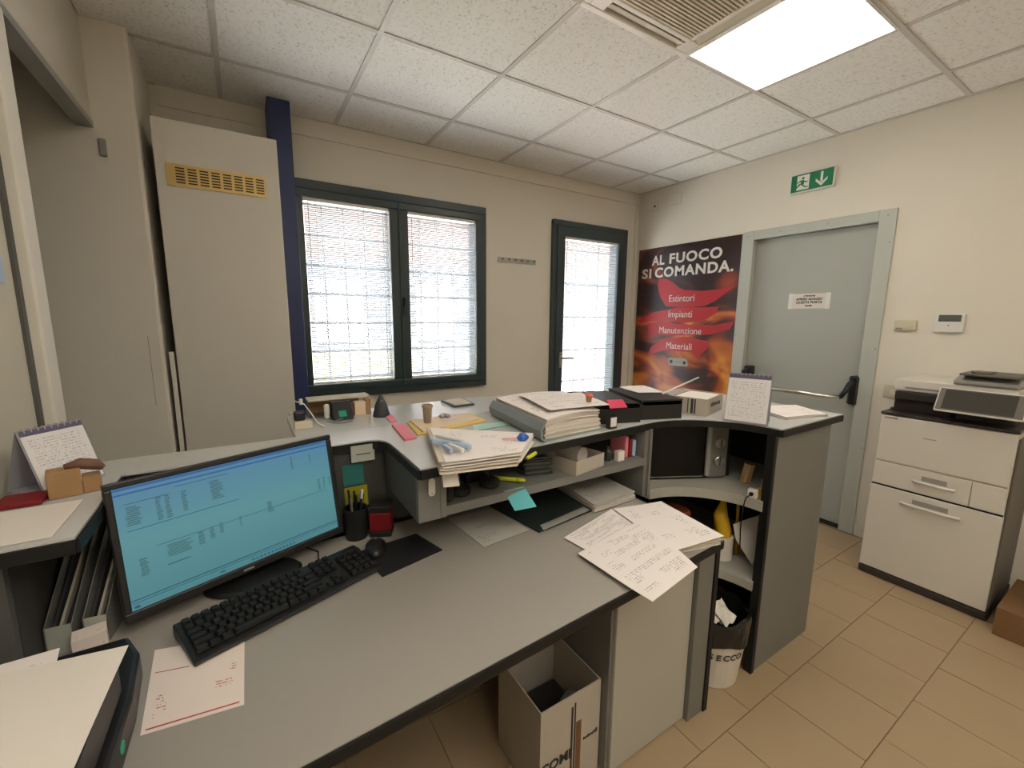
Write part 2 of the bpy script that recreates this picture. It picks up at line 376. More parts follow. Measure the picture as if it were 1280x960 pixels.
# ================================================================ WALLS
g = G()
for a in ((XL-.9, .282, 0, ZC+.05), (.282, 1.665, 0, .877), (.282, 1.665, 2.259, ZC+.05), (1.665, 2.323, 0, ZC+.05), (2.323, 3.217, 2.262, ZC+.05), (3.217, XR+.12, 0, ZC+.05)):
    g.box(a[0], a[1], YB, YB+.10, a[2], a[3])
wb = struct('wall_back', g, 'wall')
struct('trim_2', B(-.29, XR, YB-.012, YB, ZC-.10, ZC), 'wall')               # shallow band under the ceiling
struct('trim_3', B(XR-.055, XR-.035, YB-.014, YB, 0, ZC-.10), 'white_trim')  # cable channel in the corner
g = G()
for a in ((YF, 1.10, 0, ZC+.05), (1.10, 1.960, 2.06, ZC+.05), (1.960, YB, 0, ZC+.05)): g.box(XR, XR+.12, a[0], a[1], a[2], a[3])
g.box(XR+.09, XR+.12, 1.10, 1.96, 0, 2.06); struct('wall_right', g, 'wall')  # closing slab behind the door leaf, added to stop outside light leaking in
struct('wall_front', B(XL-.9, XR+.12, YF-.1, YF, 0, ZC+.05), 'wall')
g = B(-1.368, -.32, 2.58, YB, 0, ZC+.05)
struct('wall_column', g, 'wall', bevel=.012)
# left wall: solid toward the viewer, then an opening with posts
g = G(); g.box(XL-.05, XL, YF, .25, 0, ZC+.05); g.box(XL-.035, XL, .25, 2.58, 2.225, ZC+.05); g.box(XL-.05, XL, .25, 2.58, 0, .55)
g.box(-1.40, -1.368, YF, YB, 0, ZC+.05)
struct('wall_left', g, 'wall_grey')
o = sroot('window_3')                                                          # interior hatch: rail, post and pane in the left wall
struct('rail', B(XL-.05, XL+.004, .25, 2.578, 2.198, 2.224), 'grey_pl', o)
struct('post', B(XL-.06, XL+.012, 1.655, 1.735, .55, 2.197), 'white_trim', o, bevel=.006)
struct('sash_edge', B(XL-.05, XL-.012, 1.632, 1.654, .55, 2.197), 'panel_dark', o)
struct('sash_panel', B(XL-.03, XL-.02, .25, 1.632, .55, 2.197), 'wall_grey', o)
struct('latch_plate', B(XL-.02, XL-.010, 1.46, 1.56, 1.50, 1.565), 'paleblue', o, bevel=.003)
t = B(-.455, -.43, 2.568, 2.58, 2.09, 2.16).build('hook_bracket', 'grey_pl', None, bevel=.004, origin=(-.44, 2.57, 2.09))
tag(t, 'small grey bracket on the left column under the rail end', 'bracket')
# ================================================================ WINDOWS ON THE BACK WALL
def blind(name, x0, x1, z0, z1, parent, y=3.062, tilt=-.70, pitch=.0125):
    p = bpy.data.objects.new(name, None); C.objects.link(p); p.parent = parent
    g = G(); n = int((z1-z0-.03)/pitch); rr = random.Random(int(x0*100))
    ty, tz = .0062*math.cos(tilt), .0062*math.sin(tilt)
    for i in range(n):
        z = z0+.012+i*pitch; dz = rr.uniform(-.0008, .0008); b = len(g.v); e = rr.uniform(-.0012, .0012)
        g.v += [(x0+.006, y-ty, z-tz+dz), (x1-.006, y-ty, z-tz+dz+e), (x1-.006, y, z+.0012+dz+e), (x0+.006, y, z+.0012+dz), (x0+.006, y+ty, z+tz+dz), (x1-.006, y+ty, z+tz+dz+e)]
        g.f += [(b, b+1, b+2, b+3), (b+3, b+2, b+5, b+4)]; g.m += [0, 0]
    o = g.build('slats', 'slat', p, local=True); o['kind'] = 'stuff'
    B(x0+.004, x1-.004, y-.011, y+.011, z1-.020, z1-.001).build('head_rail', 'white_pl', p, local=True)
    B(x0+.006, x1-.006, y-.008, y+.008, z0+.001, z0+.010).build('bottom_rail', 'white_pl', p, local=True)
    w = x1-x0
    for fx in (.14, .38, .62, .86):
        G().tube([(x0+w*fx, y-.0085, z0+.01), (x0+w*fx, y-.0085, z1-.02)], .0011, 4).build('cord', 'cord', p, local=True)
    G().tube([(x0+.03, y-.013, z1-.45), (x0+.03, y-.013, z1-.02)], .0022, 6).build('tilt_wand', 'cord', p, local=True)
    return p
def sash(parent, x0, x1, z0, z1, fw, mname='pvc', yy=(3.035, 3.16), ms=0):
    fl_, fr_ = (fw, fw) if not ms else ((fw, ms) if ms > 0 else (-ms, fw))
    g = G(); g.box(x0, x1, *yy, z0, z0+fw); g.box(x0, x1, *yy, z1-fw, z1); g.box(x0, x0+fl_, *yy, z0+fw, z1-fw); g.box(x1-fr_, x1, *yy, z0+fw, z1-fw)
    return g.build('sash_frame', mname, parent, local=True, bevel=.006)
w1 = sroot('window_1')
g = G()
g.box(.282, 1.665, 3.045, 3.17, 2.205, 2.259); g.box(.282, 1.665, 3.045, 3.17, .877, .925); g.box(.282, .325, 3.045, 3.17, .925, 2.205); g.box(1.622, 1.665, 3.045, 3.17, .925, 2.205)
g.build('outer_frame', 'pvc', w1, local=True, bevel=.004)
sash(w1, .326, .973, .926, 2.204, .049, ms=.064); sash(w1, .975, 1.621, .926, 2.204, .049, ms=-.064)
B(.968, .980, 3.026, 3.034, .93, 2.20).build('meeting_strip', 'pvc', w1, local=True, bevel=.003)
for (a, b) in ((.375, .909), (1.039, 1.572)):
    B(a, b, 3.10, 3.108, .975, 2.155).build('glass_pane', 'glass', w1, local=True)
    blind('venetian_blind', a, b, .976, 2.154, w1)
g = B(.985, 1.0, 3.005, 3.034, 1.50, 1.56); g.box(.986, .999, 2.992, 3.006, 1.43, 1.55); g.build('handle', 'black', w1, local=True, bevel=.003)
d2 = sroot('door_2')
g = G(); g.box(2.323, 3.217, 3.045, 3.17, 2.212, 2.262); g.box(2.323, 2.363, 3.045, 3.17, 0, 2.212); g.box(3.177, 3.217, 3.045, 3.17, 0, 2.212)
g.build('outer_frame', 'pvc', d2, local=True, bevel=.004)
sash(d2, 2.364, 3.176, .02, 2.211, .082)
B(2.446, 3.094, 3.10, 3.108, .102, 2.129).build('glass_pane', 'glass', d2, local=True)
blind('venetian_blind', 2.446, 3.094, .103, 2.128, d2)
g = B(2.40, 2.425, 3.02, 3.034, .98, 1.12); g.tube([(2.412, 3.02, 1.07), (2.412, 2.985, 1.07), (2.52, 2.98, 1.065)], .009, 8); g.build('handle', 'grey_pl', d2, local=True)
# outside
struct('exterior_ground', B(-7, 19, 3.20, 16, -.12, -.05), 'asphalt')
def grille(name, x0, x1, z0, z1, y, label, nx):
    t = thing(name, label, 'grille', ((x0+x1)/2, y, z0))
    for i in range(nx):
        x = x0+(x1-x0)*(i+.5)/nx; G().tube([(x, y, z0), (x, y, z1)], .007, 6).build('bar', 'bars', t)
    for i in range(7):
        z = z0+(z1-z0)*(i+.5)/7; B(x0-.06, x1+.06, y-.004, y+.004, z-.008, z+.008).build('cross_bar', 'bars', t)
grille('security_grille', .30, 1.65, .9, 2.24, 3.192, 'grey metal security grille behind the blinds of the double window', 10)
grille('security_grille', 2.34, 3.2, .05, 2.2, 3.192, 'grey metal security grille behind the blind of the narrow glazed door', 6)
t = thing('building', 'pale building with reddish upper storey seen through the blinds', 'building', (1.5, 9, -.05))
B(-6, 18, 9, 12, -.05, 2.5).build('lower_wall', 'facade', t); B(-6, 18, 9.1, 12, 2.5, 5.2).build('upper_wall', 'brickred', t)
for x in (-.8, 1.2, 3.2, 5.2): B(x, x+.9, 8.97, 9.0, .9, 2.1).build('window', 'bars', t)
t = tag(B(-1.2, 2.2, 6.2, 6.5, -.05, .95).build('low_wall', 'paleyel', None, origin=(.5, 6.35, -.05)), 'low pale yellow wall outside behind the double window', 'wall')
t = tag(B(3.6, 5.4, 5.2, 5.26, 1.66, 1.78).build('sign_board', 'paleyel', None, origin=(4.5, 5.2, 1.66)), 'pale yellow horizontal board outside behind the narrow glazed door', 'board')
for x in (3.65, 5.35): B(x-.03, x+.03, 5.2, 5.26, -.05, 1.66).build('post', 'bars', t)
t = tag(B(4.0, 4.25, 4.6, 4.75, -.05, .62).build('red_post', 'redext', None, origin=(4.1, 4.65, -.05), bevel=.03), 'red object standing outside low behind the glazed door', 'post')
# ================================================================ DOOR ON THE RIGHT WALL
d1 = sroot('door_1')
g = G(); X0 = XR-.014
g.box(X0, XR, 1.057, 1.143, 0, 2.097); g.box(X0, XR, 1.912, 2.004, 0, 2.097); g.box(X0, XR, 1.143, 1.912, 2.03, 2.097)
g.box(XR+.001, XR+.088, 1.104, 1.135, 0, 2.055); g.box(XR+.001, XR+.088, 1.92, 1.956, 0, 2.055); g.box(XR+.001, XR+.088, 1.135, 1.92, 2.035, 2.055)
g.build('door_frame', 'doorframe', d1, bevel=.004)
B(XR+.048, XR+.088, 1.137, 1.918, .012, 2.032).build('door_leaf', 'door', d1, bevel=.003)
B(XR+.002, XR+.088, 1.137, 1.918, .001, .011).build('threshold', 'dark', d1)  # dark filler strip painted in for the gap under the door
for (yy, zz) in ((1.10, 2.06), (1.42, 2.064), (1.72, 2.064), (1.96, 2.06), (1.075, 1.9), (1.072, 1.25), (1.072, .6), (1.985, 1.85), (1.985, 1.3)):
    G().lathe([(.005, 0), (.004, .002)], (XR-.014-.002, yy, zz), 8, axis='x').build('screw', 'grey_pl', d1)
# panic bar
for yy, nm in ((1.865, 0), (1.16, 1)):
    g = B(XR-.025, XR+.047, yy-.028, yy+.028, .875, 1.065); g.build('bar_bracket', 'black', d1, bevel=.012)
    s = -1 if yy > 1.5 else 1
    G().tube([(XR-.03, yy, 1.03), (XR-.07, yy, 1.02), (XR-.095, yy+s*.012, .97), (XR-.10, yy+s*.035, .925)], [.016, .017, .016, .015], 8).build('lever_arm', 'black', d1, smooth=True)
G().tube([(XR-.10, 1.83, .922), (XR-.10, 1.195, .922)], .016, 10).build('push_bar', 'chrome', d1, smooth=True)
t = tag(B(XR+.0455, XR+.0478, 1.385, 1.64, 1.507, 1.612).build('door_notice', 'paper', None, origin=(XR+.046, 1.51, 1.507)), 'white taped paper notice on the grey door', 'notice')
t.location.x -= .0; TX = XR+.0452
for s_, z, sz in (('ATTENZIONE', 1.592, .012), ('APRIRE ADAGIO', 1.566, .023), ('QUESTA PORTA', 1.543, .023), ('GRAZIE', 1.523, .013)):
    text(s_, sz, 'ink', t, frame((TX-(XR+.046), 0, z-1.507), (0, -1, 0), (0, 0, 1)), bold=.0008, shear=.25, sx=1.0)
for yy in (1.39, 1.63): B(TX-.0004, TX+.0003, yy-.014, yy+.014, 1.505, 1.615).build('tape', 'tape', t)
# exit sign
t = thing('exit_sign', 'green emergency exit sign with running figure and down arrow above the door', 'sign', (XR, 1.542, 2.30))
B(XR-.03, XR-.001, 1.405, 1.678, 2.30, 2.428).build('housing', 'white_pl', t, bevel=.005)
B(XR-.034, XR-.0305, 1.415, 1.670, 2.309, 2.420).build('face', 'green', t)
fx = XR-.0346
def pp(poly, name, m, par, x=fx, th=.0006): return G().prism([(a, b) for a, b in poly], x, x-th, axis='x').build(name, m, par)
pp([(1.632, 2.318), (1.555, 2.318), (1.555, 2.412), (1.632, 2.412)], 'doorway_symbol', 'white_ink', t)
gm = [[(1.604, 2.392), (1.594, 2.402), (1.584, 2.392), (1.594, 2.382)], [(1.610, 2.381), (1.588, 2.381), (1.586, 2.352), (1.606, 2.348)],
      [(1.606, 2.352), (1.594, 2.352), (1.572, 2.334), (1.560, 2.334), (1.560, 2.328), (1.576, 2.327)], [(1.606, 2.352), (1.628, 2.334), (1.640, 2.322), (1.645, 2.328), (1.633, 2.343), (1.612, 2.362)],
      [(1.590, 2.378), (1.575, 2.368), (1.562, 2.370), (1.562, 2.364), (1.578, 2.361), (1.592, 2.370)], [(1.610, 2.380), (1.628, 2.372), (1.630, 2.360), (1.624, 2.360), (1.622, 2.368), (1.606, 2.372)]]
g = G()
for p_ in gm: g.prism(p_, fx-.0006, fx-.0012, axis='x')
g.build('running_figure', 'green', t)
g = G(); g.prism([(1.487, 2.408), (1.473, 2.408), (1.473, 2.345), (1.487, 2.345)], fx, fx-.0006, axis='x')
g.prism([(1.480, 2.318), (1.515, 2.352), (1.515, 2.370), (1.480, 2.338), (1.445, 2.370), (1.445, 2.352)], fx, fx-.0006, axis='x'); g.build('down_arrow', 'white_ink', t)
# wall devices
t = thing('thermostat', 'white digital thermostat with grey display on the right wall', 'thermostat', (XR, .756, 1.36))
B(XR-.022, XR-.001, .694, .818, 1.364, 1.468).build('housing', 'white_pl', t, bevel=.005); B(XR-.0235, XR-.0222, .708, .800, 1.425, 1.462).build('display', 'lcd', t)
B(XR-.0232, XR-.0222, .752, .760, 1.40, 1.408).build('button', 'grey_pl', t)
t = thing('dial_thermostat', 'ivory dial thermostat nearer the door frame', 'thermostat', (XR, .94, 1.365))
B(XR-.02, XR-.001, .892, .996, 1.369, 1.431).build('housing', 'plate', t, bevel=.006); G().lathe([(.022, 0), (.020, .008)], (XR-.028, .93, 1.405), 20, axis='x').build('dial', 'plate', t)
B(XR-.0215, XR-.020, .955, .985, 1.375, 1.385).build('slider', 'grey_pl', t)
t = tag(B(XR-.012, XR-.001, 2.60, 2.725, 2.44, 2.54).build('blank_wall_plate', 'wall', None, origin=(XR, 2.66, 2.49), bevel=.004), 'larger blank square wall plate high near the corner', 'wall plate')
t = thing('wall_socket_box', 'small white junction plate with dark hole high beside the corner', 'wall plate', (XR, 2.88, 2.49))
B(XR-.012, XR-.001, 2.85, 2.93, 2.435, 2.525).build('plate', 'white_trim', t, bevel=.004); B(XR-.0135, XR-.012, 2.875, 2.89, 2.46, 2.48).build('hole', 'dark', t)
t = thing('wall_socket', 'ivory wall socket half hidden behind the copier', 'socket', (XR, .96, 1.0))
B(XR-.012, XR-.001, .90, 1.005, .955, 1.035).build('plate', 'plate', t, bevel=.004); B(XR-.0135, XR-.012, .935, .97, .975, 1.01).build('insert', 'white_trim', t)
# coat hooks
t = thing('coat_rack', 'short metal coat hook rail between window and glazed door', 'coat rack', (1.974, YB, 1.89))
B(1.79, 2.158, YB-.012, YB-.0005, 1.868, 1.908).build('rail', 'steel', t, bevel=.002)
for i in range(6):
    x = 1.82+i*.062; G().tube([(x, YB-.012, 1.895), (x, YB-.035, 1.885), (x, YB-.042, 1.90)], .005, 6).build('hook', 'grey_pl', t)
# poster
t = thing('poster', 'large flame poster reading AL FUOCO SI COMANDA beside the grey door', 'poster', (XR, 2.525, .69))
PX = XR-.008
B(PX, XR-.0005, 2.008, 3.046, .69, 2.088).build('panel', 'flame', t)
def pb(poly, name, m, dx): return G().prism(poly, PX-dx, PX-dx-.0006, axis='x').build(name, m, t)
pb([(2.793, 1.797), (2.70, 1.792), (2.625, 1.753), (2.56, 1.706), (2.502, 1.682), (2.319, 1.665), (2.168, 1.673), (2.021, 1.702), (2.101, 1.641), (2.2, 1.575), (2.29, 1.537), (2.49, 1.530), (2.689, 1.541), (2.759, 1.626), (2.798, 1.73)], 'red_flame_band', 'redband', .0002)
pb([(3.023, 1.398), (2.92, 1.45), (2.813, 1.489), (2.548, 1.528), (2.29, 1.525), (2.155, 1.531), (2.183, 1.47), (2.315, 1.407), (2.479, 1.392), (2.658, 1.404), (2.85, 1.402), (2.962, 1.376)], 'red_flame_band', 'redband', .0009)
pb([(2.894, 1.378), (2.78, 1.392), (2.657, 1.391), (2.348, 1.371), (2.175, 1.377), (2.01, 1.411), (2.043, 1.351), (2.201, 1.297), (2.469, 1.278), (2.668, 1.272), (2.80, 1.285), (2.86, 1.231)], 'red_flame_band', 'redband', .0016)
pb([(2.871, 1.068), (2.832, 1.152), (2.76, 1.20), (2.666, 1.238), (2.469, 1.268), (2.222, 1.237), (2.233, 1.174), (2.323, 1.087), (2.382, 1.131), (2.516, 1.13), (2.678, 1.127)], 'red_flame_band', 'redband', .0023)
pb([(2.631, 1.05), (2.62, 1.065), (2.44, 1.072), (2.424, 1.06), (2.409, 1.012), (2.42, 1.000), (2.60, .992), (2.616, 1.0)], 'badge', 'grey_label', .0002)
for yy in (2.59, 2.45): G().lathe([(.016, 0), (.016, .0006)], (PX-.0016, yy, 1.03), 16, axis='x').build('badge_dot', 'ink', t)
for yy in (2.55, 2.53, 2.51, 2.49): B(PX-.0012, PX-.0009, yy-.006, yy+.006, 1.022, 1.040).build('badge_mark', 'grey_pl', t)
def pt(s_, yc, z, size, bold, sx, m='white_ink'): text(s_, size, m, t, frame((PX-.0034-XR, yc-2.525, z-.69), (0, -1, 0), (0, 0, 1)), bold=bold, sx=sx, sc_=1.13 if bold else 1.0)
def title(s_, yl, yr, z, cap):
    o = text(s_, 1, 'white_ink', t, Matrix(), bold=.030, ext=.002, align='LEFT', sc_=1.10); me = o.data
    xs = [v.co.x for v in me.vertices]; ys = [v.co.y for v in me.vertices]
    k = (yl-yr)/(max(xs)-min(xs)); q = cap/(max(ys)-min(ys))
    me.transform(frame((PX-.0034-XR, yl-2.525, z-.69), (0, -1, 0), (0, 0, 1)) @ Matrix.Diagonal((k, q, .2, 1)) @ Matrix.Translation((-min(xs), -min(ys), 0)))
title('AL', 2.880, 2.735, 1.925, .090); title('FUOCO', 2.680, 2.163, 1.925, .092); title('SI', 2.992, 2.880, 1.808, .092); title('COMANDA.', 2.838, 2.057, 1.808, .094)
pt('Estintori', 2.525, 1.582, .086, 0, .93); pt('Impianti', 2.53, 1.440, .086, 0, .93); pt('Manutenzione', 2.525, 1.292, .086, 0, .93); pt('Materiali', 2.52, 1.150, .086, 0, .93)
# ================================================================ CEILING LAMPS, AIR CONDITIONER
def lamp(i, y0, label):
    x0 = gx[i]; t = thing('ceiling_lamp', label, 'ceiling lamp', (x0+.3, y0+.3, ZC))
    g = G(); a, b, c, d = x0+.004, x0+.596, y0+.004, y0+.596
    g.box(a, b, c, c+.012, ZC-.004, ZC+.01); g.box(a, b, d-.012, d, ZC-.004, ZC+.01); g.box(a, a+.012, c+.012, d-.012, ZC-.004, ZC+.01); g.box(b-.012, b, c+.012, d-.012, ZC-.004, ZC+.01)
    g.build('frame', 'white_pl', t); B(a+.012, b-.012, c+.012, d-.012, ZC-.002, ZC+.006).build('diffuser', 'lamp', t); return t
lamp(4, .82, 'glowing square ceiling lamp panel beside the air conditioner')
for q, (i, y0) in enumerate(lamps[1:]): lamp(i, y0, ['square ceiling lamp behind the viewer on the copier side', 'square ceiling lamp behind the viewer farthest back on the left', 'square ceiling lamp just behind the viewer on the left', 'square ceiling lamp behind the viewer in the middle of the room'][q])
t = thing('air_conditioner', 'white ceiling cassette air conditioner with striped intake grille', 'air conditioner', (1.47, 1.1, ZC))
x0, x1, y0, y1, za = 1.165, 1.792, .795, 1.408, ZC-.028
g = G(); sl = .05
g.box(x0, x1, y0, y0+.028, za, ZC-.002); g.box(x0, x1, y1-.028, y1, za, ZC-.002); g.box(x0, x0+.028, y0+.028, y1-.028, za, ZC-.002); g.box(x1-.028, x1, y0+.028, y1-.028, za, ZC-.002)
a, b, c, d = x0+.085, x1-.085, y0+.085, y1-.085
g.box(a, b, c, c+.022, za-.004, ZC-.002); g.box(a, b, d-.022, d, za-.004, ZC-.002); g.box(a, a+.022, c+.022, d-.022, za-.004, ZC-.002); g.box(b-.022, b, c+.022, d-.022, za-.004, ZC-.002)
for (p, q, r_, s_) in ((x0+.028, x0+.10, y0+.028, y0+.10), (x1-.10, x1-.028, y0+.028, y0+.10), (x0+.028, x0+.10, y1-.10, y1-.028), (x1-.10, x1-.028, y1-.10, y1-.028)): g.box(p, q, r_, s_, za+.001, ZC-.002)
g.build('cover', 'ac_white', t, bevel=.004)
B(x0+.03, x1-.03, y0+.03, y1-.03, ZC-.006, ZC-.003).build('duct', 'dark', t)
for (p, q, r_, s_) in ((x0+.10, x1-.10, y1-.078, y1-.034), (x0+.10, x1-.10, y0+.034, y0+.078)):
    G().box(p, q, -.019, .019, -.002, .002, R=Euler((.35, 0, 0)).to_matrix(), o=(0, (r_+s_)/2, za+.008)).build('air_flap', 'plate', t)
for (p, q) in ((x0+.034, x0+.078), (x1-.078, x1-.034)):
    G().box(-.019, .019, y0+.10, y1-.10, -.002, .002, R=Euler((0, .35, 0)).to_matrix(), o=((p+q)/2, 0, za+.008)).build('air_flap', 'plate', t)
n = 26
for i in range(n):
    yy = c+.022+(d-c-.044)*(i+.5)/n; B(a+.022, b-.022, yy-.0042, yy+.0042, za-.002, za+.004).build('grille_slat', 'plate', t)
# ================================================================ BLUE PILLAR, BOILER CABINET
tag(B(.208, .322, 2.885, YB-.014, 0, ZC-.003).build('blue_pillar', 'blue', None, origin=(.26, 2.98, 0), bevel=.004), 'dark blue square pillar between the white cabinet and the window', 'pillar')
t = thing('boiler_cabinet', 'tall off-white cabinet with brass vent grille beside the blue pillar', 'cabinet', (-.04, 2.8, .35))
g = B(-.282, .205, 2.63, 3.07, .35, 2.29); g.build('body', 'cabinet', t)
B(-.278, .218, 2.600, 2.622, .33, 2.301).build('door', 'cabinet', t, bevel=.003)
B(-.305, -.287, 2.60, 2.64, .33, 1.25).build('hinge_strip', 'white_trim', t)
v = B(-.240, .157, 2.595, 2.5995, 2.014, 2.112).build('vent_grille', 'gold', t, bevel=.001)
for i in range(8):
    for j in range(6):
        x = -.205+i*.0455; z = 2.0285+j*.0125; B(x, x+.034, 2.5942, 2.5948, z, z+.0058).build('vent_slot', 'dark', v)
v['label'] = 'brass vent grille'
G().lathe([(.006, .006), (.009, .0), (.009, -.010), (.006, -.014)], (.190, 2.594, .895), 14, axis='y').build('knob', 'white_trim', t)
struct('trim_4', B(-.373, -.3715, 2.5785, 2.5805, 1.0, 1.33), 'panel')  # thin dark line for the hair crack in the column
# ================================================================ DESK
def fe(x): return .655+.052*x
t = thing('desk', 'grey laminate office desk with black front edge', 'desk', (.4, 1.0, 0))
poly = [(XL+.004, -.30), (-.13, -.30), (-.13, fe(-.13)), (1.262, fe(1.262)), (1.262, 1.08), (1.262, 1.372), (XL+.004, 1.372)]
G().prism(poly, ZD-.026, ZD).build('desk_top', 'desk', t)
G().prism([(-.128, fe(-.13)-.003), (1.265, fe(1.265)-.003), (1.265, fe(1.265)+.012), (-.128, fe(-.13)+.012)], ZD-.034, ZD-.0015).build('front_edge', 'edge', t, bevel=.006)
B(XL+.01, .87, 1.30, 1.318, .10, ZD-.035).build('back_panel', 'panel_dark', t)
B(XL+.03, XL+.05, .2, 1.29, 0, ZD-.035).build('side_panel', 'panel_dark', t)
B(-.125, -.105, .70, 1.29, 0, ZD-.035).build('side_panel', 'panel_dark', t)
t = thing('drawer_pedestal', 'light grey drawer pedestal under the right end of the desk', 'pedestal', (1.06, 1.05, 0))
B(.882, 1.238, .825, 1.29, .005, ZD-.04).build('body', 'panel', t, bevel=.003)
B(.878, 1.242, .800, .8245, .008, ZD-.042).build('front', 'drawer', t, bevel=.003)
B(.866, .877, .812, 1.28, .008, ZD-.042).build('side_trim', 'panel', t)
# ================================================================ RECEPTION COUNTER (bodies) -- one continuous worktop, three units
arc = [(1.34+.31*math.cos(a), .785+.31*math.sin(a)) for a in [PI/2-i*PI/2/14 for i in range(15)]]
arcT = [(1.335+.32*math.cos(a), .765+.325*math.sin(a)) for a in [PI/2-i*PI/2/14 for i in range(15)]]
top = thing('reception_counter', 'grey reception counter worktop with black edging running round the desk', 'counter', (.8, 1.3, ZT-.03))
rc = [(.372-.045+.045*math.cos(a), 1.388-.045-0+.045+.0+(-.045+.045*math.sin(a))) for a in []]
inner = [(-.285, 1.03), (-.285, 1.388)]
inner += [(.325, 1.388), (.350, 1.378), (.366, 1.352), (.372, 1.32)]
polyT = [(XL+.004, 1.03)]+inner+[(.372, 1.045)]+arcT+[(1.655, .765), (2.155, .765), (2.155, 1.545), (XL+.004, 1.545)]
def clean(p):
    o = []
    for q in p:
        if not o or (abs(q[0]-o[-1][0])+abs(q[1]-o[-1][1])) > 1e-4: o.append(q)
    return o
polyT = clean(polyT)
G().prism(polyT, ZT-.026, ZT).build('worktop', 'top', top)
G().prism([(.125, 1.547), (1.33, 1.547), (1.33, 1.86), (.95, 1.885), (.125, 1.885)], ZT-.026, ZT).build('visitor_worktop', 'top', top)
# black edging following the inner edge
def edging(pts, z0, z1, th=.006, close=False, name='edging', par=top, m='edge'):
    g = G()
    for p, q in zip(pts[:-1], pts[1:]):
        d = Vector((q[0]-p[0], q[1]-p[1], 0)); L_ = d.length; a = math.atan2(d.y, d.x)
        g.box(-.0005, L_+.0005, -th, 0, z0, z1, R=Matrix.Rotation(a, 3, 'Z'), o=(p[0], p[1], 0))
    return g.build(name, m, par)
edging([(XL+.004, 1.03), (-.285, 1.03)], ZT-.030, ZT-.0045)
edging(inner+[(.372, 1.045)], ZT-.030, ZT-.0045)
edging([(.372, 1.045)]+arcT+[(2.155, .765)], ZT-.030, ZT-.0045)
edging([(2.155, .765), (2.155, 1.545)], ZT-.030, ZT-.0045)
# middle unit
t = thing('shelf_unit', 'grey raised shelf unit of the counter over the desk between alcove and microwave', 'shelf unit', (.8, 1.3, .73))
ZS = .862
B(.375, .440, 1.075, 1.095, ZS, ZT-.027).build('left_cheek', 'panel', t); B(.375, .393, 1.096, 1.398, ZS, ZT-.027).build('side_panel', 'panel_dark', t)  # alcove-facing side in darker grey, its shade put into the colour
B(.441, .458, 1.075, 1.380, ZS, ZT-.027).build('side_panel', 'panel', t)
B(.441, 1.292, 1.082, 1.380, ZS, ZS+.028).build('shelf', 'panel', t)
B(1.294, 1.312, 1.085, 1.50, ZD+.001, ZT-.027).build('side_panel', 'panel', t)
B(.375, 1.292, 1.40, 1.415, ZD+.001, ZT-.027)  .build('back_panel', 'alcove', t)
B(1.313, 1.324, 1.075, 1.14, ZD+.001, ZT-.027).build('end_post', 'panel', t)
# alcove back and left unit
t = thing('counter_back_panel', 'dark grey counter panel behind the monitor with sticky notes', 'panel', (.05, 1.41, .73))
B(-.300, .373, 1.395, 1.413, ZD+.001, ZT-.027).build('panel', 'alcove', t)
t = thing('counter_left_unit', 'dark grey left counter unit with open file niche beside the monitor', 'cabinet', (-.38, 1.3, .73))
B(XL+.006, -.395, 1.075, 1.093, ZD+.001, ZT-.027).build('front_panel', 'panel_dark', t); B(-.405, -.394, 1.094, 1.394, ZD+.001, ZT-.027).build('divider', 'alcove', t)
B(XL+.006, -.302, 1.395, 1.413, ZD+.001, ZT-.027).build('back_panel', 'alcove', t)
# visitor side body
t = thing('counter_visitor_front', 'grey closed visitor side of the reception counter', 'panel', (.4, 1.5, 0))
B(XL+.006, 1.30, 1.50, 1.52, 0, ZT-.027).build('front_panel', 'panel', t)
for x in (.2, 1.2): B(x, x+.03, 1.521, 1.84, ZT-.2, ZT-.027).build('bracket', 'panel', t)
# corner unit
t = thing('corner_unit', 'grey corner counter unit with curved open shelves and tall end panel', 'shelf unit', (1.75, 1.15, 0))
B(1.670, 2.115, .785, .805, 0, ZT-.027).build('end_panel', 'panel', t)
B(1.648, 1.669, .781, .812, 0, ZT-.027).build('edge_strip', 'edge', t)
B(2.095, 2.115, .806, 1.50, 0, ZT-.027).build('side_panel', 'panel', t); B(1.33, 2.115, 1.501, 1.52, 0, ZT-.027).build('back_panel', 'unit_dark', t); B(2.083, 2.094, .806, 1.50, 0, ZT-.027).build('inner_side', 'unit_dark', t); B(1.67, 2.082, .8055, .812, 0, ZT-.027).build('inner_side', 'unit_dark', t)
B(1.326, 1.344, 1.100, 1.50, ZD, ZT-.027).build('divider', 'edge', t)
B(1.245, 1.330, .785, 1.29, 0, ZD-.036).build('left_column', 'panel', t, bevel=.002); B(1.331, 1.352, .780, 1.09, 0, ZD-.036).build('edge_strip', 'edge', t)
B(1.353, 1.362, 1.10, 1.50, 0, .68).build('inner_side', 'unit_dark', t)
def shelfpoly(cx, cy, r, xl=1.364): return [(xl, 1.499), (xl, cy+math.sqrt(max(0, r*r-(xl-cx)**2)))]+[(cx+r*math.cos(a), cy+r*math.sin(a)) for a in [PI/2-.09-i*(PI/2-.09)/12 for i in range(13)]]+[(1.668, .815), (2.082, .815), (2.082, 1.499)]
def rev(p): return list(reversed(p))
G().prism(shelfpoly(1.34, .80, .305, 1.346+.018), .695, .737).build('shelf', 'drawer', t)
G().prism(shelfpoly(1.33, .80, .30), .365, .40).build('shelf', 'drawer', t)
# ================================================================ MONITOR
s = .954
t = thing('monitor', 'black flat screen monitor showing a pale blue spreadsheet', 'monitor', (-.0275, 1.2547, .919), (-.1592, 0, .3664))
W2, H2 = .2575, .1532
def LB(*a, **k): return B(*a, **k)
